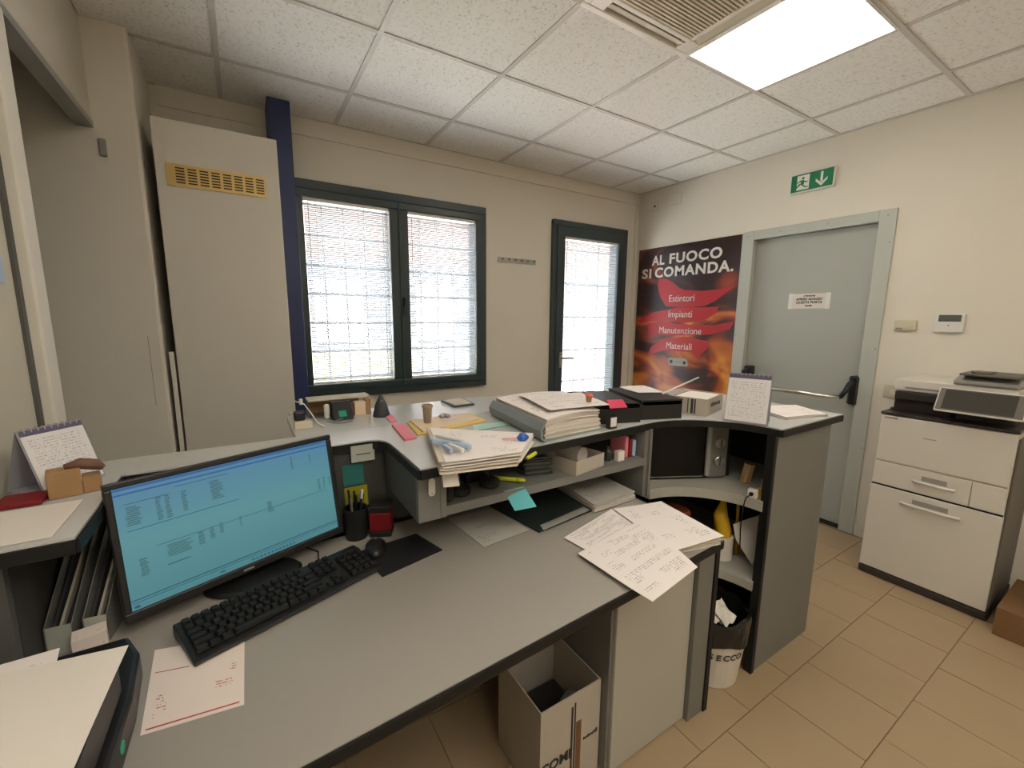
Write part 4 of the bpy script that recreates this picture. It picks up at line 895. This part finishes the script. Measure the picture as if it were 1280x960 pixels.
# trays
def tray(name, loc, rz, w, d, h, label, mm='black'):
    t = thing(name, label, 'letter tray', loc, (0, 0, rz))
    B(-w/2, w/2, -d/2, d/2, 0, .003).build('floor_panel', mm, t, local=True)
    B(-w/2, -w/2+.004, -d/2, d/2, .0031, h).build('side', mm, t, local=True); B(w/2-.004, w/2, -d/2, d/2, .0031, h).build('side', mm, t, local=True)
    B(-w/2+.0041, w/2-.0041, d/2-.004, d/2, .0031, h).build('end_panel', mm, t, local=True); B(-w/2+.0041, w/2-.0041, -d/2, -d/2+.004, .0031, h*.8).build('front_lip', mm, t, local=True)
    return t
tray('letter_tray', (1.248, 1.288, ZT+.0005), -.34, .19, .32, .070, 'black plastic letter tray right of the thick folder pile')
t = tag(G().sheet([(1.12, 1.165, ZT+.073), (1.285, 1.112, ZT+.073), (1.37, 1.37, ZT+.073), (1.21, 1.43, ZT+.073)], .002, 4, 4).build('dark_folder', 'black', None), 'black folder lying on top of the left letter tray', 'folder')
tag(G().sheet([(1.10, 1.085, ZT+.077), (1.17, 1.07, ZT+.077), (1.27, 1.19, ZT+.077), (1.20, 1.21, ZT+.077)], .0012, 3, 3).build('card', 'magenta', None), 'bright magenta card on the left black tray', 'card')
t = thing('mesh_basket', 'small black and white patterned block at the corner of the thick pile', 'box', (1.115, 1.095, ZT+.0005))
B(-.015, .022, -.010, .010, 0, .05).build('block', 'black', t, local=True, bevel=.002); B(-.011, .018, -.0108, -.0102, .008, .042).build('pattern', 'pcal', t, local=True)
tray('document_tray', (1.448, 1.24, ZT+.0005), -.34, .18, .30, .072, 'black plastic document tray between the magenta card and the white box')
B_ = tag(G().box(-.092, .092, -.15, .15, 0, .006, R=Matrix.Rotation(-.34, 3, 'Z'), o=(1.448, 1.24, ZT+.0730)).build('tray_lid', 'black', None), 'flat black lid on the document tray', 'lid')
paper('paper_sheet', [(1.42, 1.24, ZT+.0795), (1.54, 1.20, ZT+.0795), (1.60, 1.37, ZT+.0795), (1.47, 1.40, ZT+.0795)], 'p2', 'white printed sheet lying on the black document tray lid', wave=.004, seed=4)
tag(G().tube([(1.50, 1.18, ZT+.083), (1.86, 1.26, ZT+.118)], .0035, 6).build('white_rod', 'white_pl', None, smooth=True), 'thin white rod leaning across the white box', 'rod')
t = thing('paper_box', 'white cardboard box with dark printed marks left of the desk calendar', 'box', (1.67, 1.13, ZT+.0005), (0, 0, .28))
w, d, h, th = .21, .15, .072, .003
B(-w/2, w/2, -d/2, d/2, 0, th).build('bottom', 'whitebox', t, local=True)
B(-w/2, w/2, -d/2, -d/2+th, th+.0002, h).build('front', 'whitebox', t, local=True); B(-w/2, w/2, d/2-th, d/2, th+.0002, h).build('back', 'whitebox', t, local=True)
B(-w/2, -w/2+th, -d/2+th, d/2-th, th+.0002, h).build('side', 'whitebox', t, local=True); B(w/2-th, w/2, -d/2+th, d/2-th, th+.0002, h).build('side', 'whitebox', t, local=True)
B(-w/2+.01, w/2-.01, -d/2+.01, d/2-.01, th+.001, h-.004).build('contents', 'paper', t, local=True)
for a, b in ((-.03, -.024), (-.020, -.010), (.0, .004)): B(-w/2-.0006, -w/2-.0001, a, b, .006, h-.004).build('printed_stripe', 'ink', t, local=True)
rr = random.Random(5); g = G()
for i in range(9): x_ = -.055+i*.014; g.box(x_, x_+.009, -d/2-.0006, -d/2-.0001, .030+rr.uniform(0, .006), .044+rr.uniform(0, .008))
g.build('printed_mark', 'ink', t, local=True)
calendar('desk_calendar', (1.665, .905, ZT+.0010), -1.2, .150, .185, 'white desk calendar with violet header on the right counter beside the white box', foot=.045)
stack('paper_stack', [(1.83, .835), (2.05, .780), (2.145, .940), (1.93, 1.03)], ZT+.0005, .010, 6, 'p3', 'low pile of white papers at the right end of the counter', seed=6, jit=.009, wave=.002)
# ================================================================ MID SHELF ITEMS
zs = ZS+.0285
t = thing('headset', 'black headset heap at the left of the middle shelf', 'headset', (.585, 1.13, zs))
g = G().lathe([(.020, 0), (.034, .004), (.034, .020), (.020, .028)], (-.055, .01, .0), 16); g.build('ear_cup', 'matblack', t, local=True, bevel=.003)
g = G().lathe([(.020, 0), (.034, .004), (.034, .020), (.020, .028)], (.055, .02, .0), 16); g.build('ear_cup', 'matblack', t, local=True, bevel=.003)
G().tube([(-.055, .02, .030), (-.045, .05, .055), (0, .07, .066), (.045, .055, .055), (.055, .03, .030)], .008, 8).build('headband', 'matblack', t, local=True, smooth=True)
t = thing('tape_dispenser', 'black desk tape dispenser with orange roll on the middle shelf', 'tape dispenser', (.63, 1.22, zs), (0, 0, .1))
G().prism([(-.05, 0), (.05, 0), (.052, .02), (.02, .03), (.018, .05), (-.03, .05), (-.05, .03)], -.018, .018, axis='y').build('body', 'black', t, local=True, bevel=.003)
G().lathe([(.024, -.012), (.024, .012)], (-.002, 0, .052), 18, axis='y').build('tape_roll', 'orange_dim', t, local=True) if False else None
M['orange_dim'] = mat('orange_tape', (.40, .10, .04), .5)
G().lathe([(.024, -.012), (.024, .012)], (-.002, 0, .052), 18, axis='y').build('tape_roll', 'orange_dim', t, local=True)
t = thing('black_pouch', 'crumpled black pouch at the left end of the middle shelf', 'pouch', (.483, 1.135, ZS+.029))
g = G(); rr = random.Random(21)
for (x_, y_, r_, h_) in ((0, 0, .024, .06), (.012, .04, .022, .07), (-.004, -.022, .018, .04)): g.lathe([(r_*.7, 0), (r_, h_*.25), (r_*.9, h_*.6), (r_*.4, h_*.92), (.002, h_)], (x_, y_, 0), 11)
g.build('bag', 'matblack', t, local=True, smooth=True)
tag(G().lathe([(.022, 0), (.030, .02), (.026, .045), (.010, .055)], (.50, 1.27, ZS+.029), 14).build('dark_fabric_ball', 'panel_dark', None, smooth=True), 'dark grey fabric bundle behind the headset on the middle shelf', 'cloth')
t = thing('highlighter', 'yellow green highlighter lying on the middle shelf', 'highlighter', (.71, 1.15, zs+.001), (0, 0, -.75))
G().tube([(-.055, 0, .008), (.028, 0, .008)], .0075, 8).build('barrel', 'highlighter', t, local=True, smooth=True); G().tube([(.0285, 0, .008), (.05, 0, .008), (.058, 0, .008)], [.0085, .008, .003], 8).build('cap', 'highlighter', t, local=True, smooth=True)
t = tag(G().sheet([(.690, 1.0755, .822), (.765, 1.062, .824), (.730, 1.085, ZS+.0300), (.655, 1.085, ZS+.0300)], .0006, 4, 6).build('sticky_note', 'sticky_cyan', None), 'bright cyan sticky note hanging from the middle shelf edge', 'note')
t = thing('open_box', 'open white cardboard box with a paper roll on the middle shelf', 'box', (1.0, 1.17, zs), (0, 0, .18))
w, d, h, th = .16, .17, .05, .0025
B(-w/2, w/2, -d/2, d/2, 0, th).build('bottom', 'whitebox', t, local=True)
for a in ((-w/2, w/2, -d/2, -d/2+th), (-w/2, w/2, d/2-th, d/2), (-w/2, -w/2+th, -d/2+th, d/2-th), (w/2-th, w/2, -d/2+th, d/2-th)): B(*a, th+.0002, h).build('side', 'whitebox', t, local=True)
G().lathe([(.030, -.055), (.030, .055)], (.03, .03, .035), 20, axis='y').build('paper_roll', 'paper', t, local=True)
t = stack('dark_pile', [(.785, 1.16), (.88, 1.14), (.90, 1.34), (.80, 1.35)], zs, .06, 8, 'panel_dark', 'pile of dark folders between the highlighter and the white box', seed=8, cat='folders', mats=['folder_dk', 'panel_dark'])
t = thing('ink_bottle', 'small green and black bottle right of the white box on the middle shelf', 'bottle', (1.15, 1.14, zs))
G().lathe([(.014, 0), (.014, .035), (.008, .045), (.008, .056)], (0, 0, 0), 14).build('bottle', 'folder_dk', t, local=True)
tag(B(1.172, 1.205, 1.105, 1.125, zs, zs+.038).build('white_carton', 'paper', None), 'tiny white carton beside the green bottle', 'carton')
for i, (x, m_, lab) in enumerate(((1.225, 'pink', 'dull pink packet near the right end of the middle shelf'), (1.247, 'pinkred', 'red packet second from the right on the middle shelf'), (1.268, 'paleblue', 'pale blue packet at the right end of the middle shelf'))):
    tag(B(x, x+.017, 1.12, 1.20, zs, zs+.085-.01*i).build('packet', m_, None, bevel=.003), lab, 'packet', 'packets on the middle shelf')
# ================================================================ DESK PAPERS
z = ZD+.0005
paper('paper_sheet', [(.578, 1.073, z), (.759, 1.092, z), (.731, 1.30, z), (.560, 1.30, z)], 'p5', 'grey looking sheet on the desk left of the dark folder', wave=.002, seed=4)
t = thing('dark_folder', 'dark green black folder on the desk under the middle shelf', 'folder', (.9, 1.18, z))
G().sheet([(.775, 1.060, z), (1.035, 1.090, z), (1.045, 1.33, z), (.735, 1.32, z)], .006, 4, 4).build('cover', 'folder_dk', t)
G().sheet([(.79, 1.055, z+.0064), (1.02, 1.085, z+.0064), (1.02, 1.12, z+.0064), (.80, 1.09, z+.0064)], .001, 4, 4, wob(.004, 2)).build('plastic_sleeve', 'grey_pl', t)
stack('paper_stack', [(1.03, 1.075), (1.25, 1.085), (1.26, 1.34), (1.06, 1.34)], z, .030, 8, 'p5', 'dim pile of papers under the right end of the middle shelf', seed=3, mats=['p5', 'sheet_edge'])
# big pile of documents at the right
stack('document_pile', [(1.040, .745), (1.222, .705), (1.245, .96), (1.075, 1.02)], z, .024, 8, 'p3', 'thick documents pile in plastic sleeves at the right desk corner', seed=10, mats=['paper', 'tape', 'sheet_edge'], jit=.008)
paper('document', [(.835, .870, z+.002), (1.075, .890, z+.022), (1.070, 1.030, z+.022), (.822, .990, z+.002)], 'p1', 'printed sheet with dense lines leftmost under the fanned documents', wave=.003, seed=2)
paper('document', [(1.015, .730, z+.027), (1.225, .700, z+.027), (1.270, .975, z+.027), (1.070, 1.02, z+.027)], 'p3', 'sparsely printed sheet topmost at the back of the document fan', wave=.003, seed=3)
paper('document', [(.800, .620, z+.012), (1.005, .640, z+.025), (1.085, .905, z+.032), (.790, .885, z+.008)], 'p2', 'printed order form overhanging the front desk edge', wave=.006, seed=6)
# ================================================================ MICROWAVE
ang = math.atan2(.924-1.104, 1.722-1.404)
t = thing('microwave', 'black microwave oven with grey control strip in the corner unit', 'microwave', (1.590, 1.098, .7375), (0, 0, ang+.04))
W = .40; h = .258
B(-W/2, W/2, .012, .29, .008, h).build('housing', 'black', t, local=True, bevel=.004)
B(-W/2, W/2-.108, 0, .0115, .010, h-.002).build('door', 'mw_door', t, local=True, bevel=.003) if False else None
M['mw_door'] = mat('glossy_black_door', (.005, .005, .005), .25, spec=.25)
dd = B(-W/2, W/2-.110, -.004, .0115, .010, h-.002).build('door', 'mw_door', t, local=True, bevel=.003)
B(-W/2+.004, W/2-.13, -.0048, -.0042, h-.014, h-.010).build('door_trim', 'steel', dd, local=True); B(-W/2+.004, W/2-.13, -.0048, -.0042, .014, .017).build('door_trim', 'steel', dd, local=True)
B(W/2-.128, W/2-.108, -.020, -.0045, .02, h-.012).build('door_handle', 'grey_pl', t, local=True, bevel=.005)
B(W/2-.107, W/2-.025, -.002, .0115, .010, h-.002).build('control_panel', 'panel', t, local=True, bevel=.003)
for zz in (.165, .085):
    kn = G().lathe([(.024, 0), (.022, .014), (.019, .016)], (W/2-.066, -.0025, zz), 24, axis='y').build('knob', 'steel', t, local=True)
    B(W/2-.068, W/2-.064, -.0205, -.0187, zz-.018, zz+.018).build('pointer', 'black', kn, local=True)
for x_ in (-W/2+.03, W/2-.03): 
    for y_ in (.04, .26): G().lathe([(.012, 0), (.012, .0078)], (x_, y_, 0), 10).build('foot', 'matblack', t, local=True)
# ================================================================ CORNER UNIT ITEMS
t = thing('plug_adapter', 'white plug adapter with hanging black cable on the upper curved shelf', 'adapter', (1.650, .845, .738), (0, 0, -1.4))
B(-.016, .018, -.012, .014, 0, .034).build('block', 'white_pl', t, local=True, bevel=.003); G().lathe([(.008, 0), (.008, .004)], (0, -.013, .017), 12, axis='y').build('socket_hole', 'black', t, local=True)
t2_ = G().tube([(0, -.02, .016), (-.006, -.05, .010), (-.010, -.060, -.03), (-.012, -.058, -.12), (-.010, -.050, -.20)], .0026, 6).build('cable', 'matblack', t, local=True, smooth=True)
tag(B(1.675, 1.725, .822, .86, .738, .758).build('yellow_box', 'yellow', None, bevel=.003), 'small yellow packet on the upper curved shelf near its right end', 'packet')
tag(B(1.735, 1.765, .82, .86, .738, .790).build('white_pack', 'paper', None, bevel=.003), 'small white pack beside the yellow packet on the upper curved shelf', 'packet')
t = tag(G().tube([(1.78, .95, .739), (1.79, .94, .82)], [.022, .020], 10).build('tan_roll', 'tan', None), 'tan roll standing behind the white pack on the upper shelf', 'roll')
zl = .401
t = thing('tan_canister', 'tan canister with orange lid at the left of the lower curved shelf', 'canister', (1.60, 1.15, zl))
G().lathe([(.062, 0), (.062, .15)], (0, 0, 0), 24).build('can', 'tan', t, local=True); G().lathe([(.065, .1502), (.065, .175), (.055, .180)], (0, 0, 0), 24).build('lid', 'orange_dim', t, local=True)
t = thing('paper_roll', 'white paper roll with yellow bag stuffed in it on the lower curved shelf', 'roll', (1.705, .985, zl))
G().lathe([(.046, 0), (.048, .10), (.036, .10), (.034, .004)], (0, 0, 0), 22).build('roll', 'tissue', t, local=True)
G().tube([(0, 0, .02), (.005, .0, .12), (-.004, .01, .19), (.014, .012, .25)], [.028, .034, .030, .010], 9).build('yellow_bag', 'yellow', t, local=True, smooth=True)
t = tag(G().tube([(1.772, .955, zl+.001), (1.775, .965, zl+.26)], .007, 8).build('yellow_stick', 'yellow', None, smooth=True), 'yellow stick leaning beside the stuffed paper roll', 'stick')
tag(G().tube([(1.625, 1.035, zl), (1.625, 1.035, zl+.07)], .022, 10).build('small_white_jar', 'tissue', None), 'small white jar left of the paper roll', 'jar')
t = tag(G().prism([(-.045, .055), (.02, -.045), (.055, .06), (.055, .165), (-.055, .115)], -.004, .004, axis='y').build('envelope', 'paper', None), 'white folded card leaning point down on the lower curved shelf', 'card')
t.matrix_basis = Matrix.Translation((1.665, .86, .425)) @ Euler((-.28, 0, .25)).to_matrix().to_4x4(); t.location = (1.730, .885, .455); t.rotation_euler = (-.25, 0, -.75)
tag(B(1.79, 1.83, .90, .97, zl, zl+.10).build('brown_box', 'kraft', None), 'narrow brown box behind the folded card', 'box')
# waste bin
t = thing('waste_bin', 'white waste bin lettered SECCO with black bag inside the corner unit', 'bin', (1.532, .896, 0))
G().lathe([(.100, 0), (.108, .004), (.132, .235), (.130, .235), (.106, .010)], (0, 0, 0), 32).build('bucket', 'bin', t, local=True, smooth=False)
g = G(); rr = random.Random(3); n = 40
for k_, (r_, z_) in enumerate(((.136, .195), (.139, .25), (.136, .285), (.124, .290), (.118, .22), (.10, .12))):
    for i in range(n): a = 2*PI*i/n; q = r_+.003*math.sin(a*7+k_)+rr.uniform(-.0015, .0015); g.v.append((q*math.cos(a), q*math.sin(a), z_+.006*math.sin(a*5+k_)))
for k_ in range(5):
    for i in range(n): j = (i+1) % n; g.f.append((k_*n+i, k_*n+j, (k_+1)*n+j, (k_+1)*n+i)); g.m.append(0)
g.f.append(tuple(5*n+i for i in range(n))); g.m.append(0)
g.build('bin_bag', 'bag', t, local=True)
rr = random.Random(6)
for i in range(9):
    a = rr.uniform(0, 6.28); q = rr.uniform(0, .055); cx, cy = q*math.cos(a)-.02, q*math.sin(a); zz = .25+rr.uniform(0, .03)
    c_ = [Vector((cx+rr.uniform(-.055, -.02), cy+rr.uniform(-.05, -.02), zz)), Vector((cx+rr.uniform(.02, .055), cy+rr.uniform(-.05, -.02), zz)), Vector((cx+rr.uniform(.02, .05), cy+rr.uniform(.02, .05), zz+.04)), Vector((cx+rr.uniform(-.05, -.02), cy+rr.uniform(.02, .05), zz+.035))]
    G().sheet(c_, .001, 6, 6, (lambda u, v, s_=i: .010*math.sin(u*7+s_)*math.cos(v*6+s_*2))).build('crumpled_tissue', 'tissue', t, local=True)
# lettering wrapped on the bucket
word = 'SECCO'; a0 = -PI/2-.18
for i, ch in enumerate(word):
    a = a0-.36+(i-2)*.22; r_ = .126; o_ = Vector((r_*math.cos(a), r_*math.sin(a), .140)); tx = Vector((-math.sin(a), math.cos(a), 0)); up = Vector((.10*math.cos(a), .10*math.sin(a), 1))
    text(ch, .036, 'ink', t, frame(o_, tx, up), name='letter', shear=.1, ext=.0006, bold=.0006)
# carton under the desk
t = thing('open_carton', 'open white carton with brown tape and dark lettering under the desk', 'box', (.745, .95, 0), (0, 0, 0))
x0, x1, y0, y1, h, th = .632, .862, .838, 1.075, .325, .004
B(x0, x1, y0, y1, .001, .006).build('bottom', 'whitebox', t)
B(x0, x1, y0, y0+th, .0062, h).build('front', 'whitebox', t); B(x0, x1, y1-th, y1, .0062, h).build('back', 'whitebox', t)
B(x0, x0+th, y0+th, y1-th, .0062, h).build('side', 'whitebox', t); B(x1-th, x1, y0+th, y1-th, .0062, h).build('side', 'whitebox', t)
B(x0+.015, x1-.03, y0+.02, y1-.04, .008, .19).build('dark_contents', 'black', t, bevel=.01); G().box(-.035, .035, -.03, .03, 0, .03, R=Euler((.3, .2, .5)).to_matrix(), o=(.79, .90, .21)).build('grey_item', 'panel_dark', t, bevel=.004)
B(.745, .752, y0-.0012, y0-.0004, .01, h-.04).build('dark_stripe', 'ink', t); B(.757, .762, y0-.0012, y0-.0004, .01, h-.03).build('dark_stripe', 'ink', t); B(.765, .785, y0-.0012, y0-.0004, .04, h-.10).build('brown_tape', 'inkbrown', t)
text('COMI', .045, 'ink', t, frame((.690-.745, y0-.0016-.95, .115), (1, 0, 0), (0, 0, 1)), bold=.0015)
g = G(); rr = random.Random(4)
for i in range(7): g.box(.795+i*.0085, .801+i*.0085, y0-.0014, y0-.0006, .145, .152+rr.uniform(0, .008))
g.build('small_lettering', 'ink', t)
# ================================================================ COPIER
t = thing('copier', 'large off-white office copier with tilted dark touch screen against the right wall', 'copier', (3.15, .61, 0))
y0, y1, xf, xb = .368, .862, 2.93, 3.385
G().prism([(xf+.006, y0), (xb, y0), (xb, y1), (xf+.006, y1)], .045, .925).build('body', 'printer', t, bevel=.006)
B(xf-.012, xb, y0-.014, y1+.006, .003, .044).build('plinth', 'printer_dk', t, bevel=.01)
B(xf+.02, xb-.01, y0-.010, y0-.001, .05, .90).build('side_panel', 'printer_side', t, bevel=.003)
B(xf-.004, xf+.0055, y0+.003, y1-.002, .672, .922).build('front_cover', 'printer', t, bevel=.003)
B(xf-.004, xf+.0055, .484, y1-.002, .538, .664).build('paper_drawer', 'printer', t, bevel=.003); B(xf-.004, xf+.0055, y0+.003, .481, .538, .664).build('side_cover', 'printer', t, bevel=.003)
B(xf-.010, xf+.0055, y0-.004, y1+.002, .048, .528).build('lower_drawer', 'printer', t, bevel=.004)
B(xf-.001, xf+.005, y0, y1, .529, .537).build('gap', 'dark', t)
for (ya, yb, zc, xo) in ((.535, .693, .603, xf-.004), (.500, .727, .470, xf-.010)):
    ym = (ya+yb)/2; w_ = yb-ya
    B(xo-.0016, xo-.0002, ym-w_*.30, ym+w_*.30, zc+.006, zc+.030).build('handle_recess', 'grey_pl', t)
    G().tube([(xo-.001, yb, zc-.004), (xo-.018, yb-w_*.2, zc-.002), (xo-.023, ym, zc+.0), (xo-.018, ya+w_*.2, zc-.002), (xo-.001, ya, zc-.004)], .0065, 8).build('drawer_handle', 'white_pl', t, smooth=True)
B(xf-.0048, xf-.0042, .79, .845, .907, .915).build('maker_mark', 'grey_pl', t); B(xf-.0048, xf-.0042, .792, .80, .905, .917).build('maker_mark', 'grey_pl', t); B(xf-.0048, xf-.0042, .63, .68, .828, .833).build('model_mark', 'grey_pl', t)
B(xf-.006, xb, y0-.004, y1+.003, .926, .940).build('top_deck', 'printer_dk', t, bevel=.003)
B(3.03, 3.06, .835, .858, .941, .952).build('knob', 'printer_dk', t, bevel=.003)
g = B(3.03, 3.38, .62, .845, .941, 1.010); g.box(2.985, 3.10, .60, .835, 1.011, 1.052); g.build('output_tray', 'printer_dk', t, bevel=.004)
B(3.0, 3.385, .40, .846, 1.0535, 1.118).build('scanner_body', 'printer', t, bevel=.008)
B(3.04, 3.35, .40, .60, .941, 1.0525).build('scanner_support', 'printer_dk', t)
B(2.998, 3.0, .62, .80, 1.068, 1.078).build('slot', 'folder_g', t)
G().prism([(2.99, 1.1185), (3.37, 1.1185), (3.37, 1.165), (3.10, 1.165), (2.99, 1.14)], .40, .62, axis='y').build('document_feeder', 'grey_pl', t, bevel=.008)
B(2.975, 3.20, .41, .60, 1.166, 1.176).build('feeder_tray', 'printer_side', t, bevel=.003); B(3.02, 3.12, .50, .57, 1.1765, 1.184).build('paper_guide', 'printer_side', t, bevel=.003)
Rp = Euler((0, .52, 0)).to_matrix()   # control panel leaning back
sp_ = t
g = G().box(-.010, .004, .352, .648, -.062, .064, R=Rp, o=(2.90, 0, 1.045)); g.build('touch_panel', 'white_pl', t, bevel=.005)
p2 = G().box(-.0125, -.0102, .358, .642, -.056, .058, R=Rp, o=(2.90, 0, 1.045)).build('panel_face', 'printer_side', t, bevel=.001)
G().box(-.0132, -.0127, .385, .622, -.050, .052, R=Rp, o=(2.90, 0, 1.045)).build('display', 'lcd2', t) if False else None
M['lcd2'] = mat('dim_touch_screen', (.050, .046, .038), .6, spec=.2)
G().box(-.0134, -.0127, .385, .622, -.050, .052, R=Rp, o=(2.90, 0, 1.045)).build('display', 'lcd2', t)
B(2.905, 3.03, .40, .60, .985, 1.03).build('panel_arm', 'printer_dk', t, bevel=.004)
# box beside the copier
t = thing('brown_carton', 'brown cardboard box on the floor right of the copier', 'box', (3.03, .16, 0))
B(2.835, 3.25, .04, .322, .001, .135).build('box', 'cardboard', t); 
t = thing('metal_container', 'dark container with shiny metal rim on the brown box', 'container', (2.96, .20, .1365))
G().lathe([(.055, 0), (.060, .03), (.056, .03), (.05, .004)], (0, 0, 0), 24).build('rim', 'chrome', t, local=True, smooth=True)
G().lathe([(.045, .0045), (.046, .05)], (0, 0, 0), 20).build('core', 'black', t, local=True)
tag(G().tube([(3.12, .25, .192), (3.14, .20, .21), (3.2, .12, .20)], [.045, .055, .045], 10).build('dark_bag', 'folder_dk', None, smooth=True), 'dark green black bag lying on the brown box behind the metal rim', 'bag')
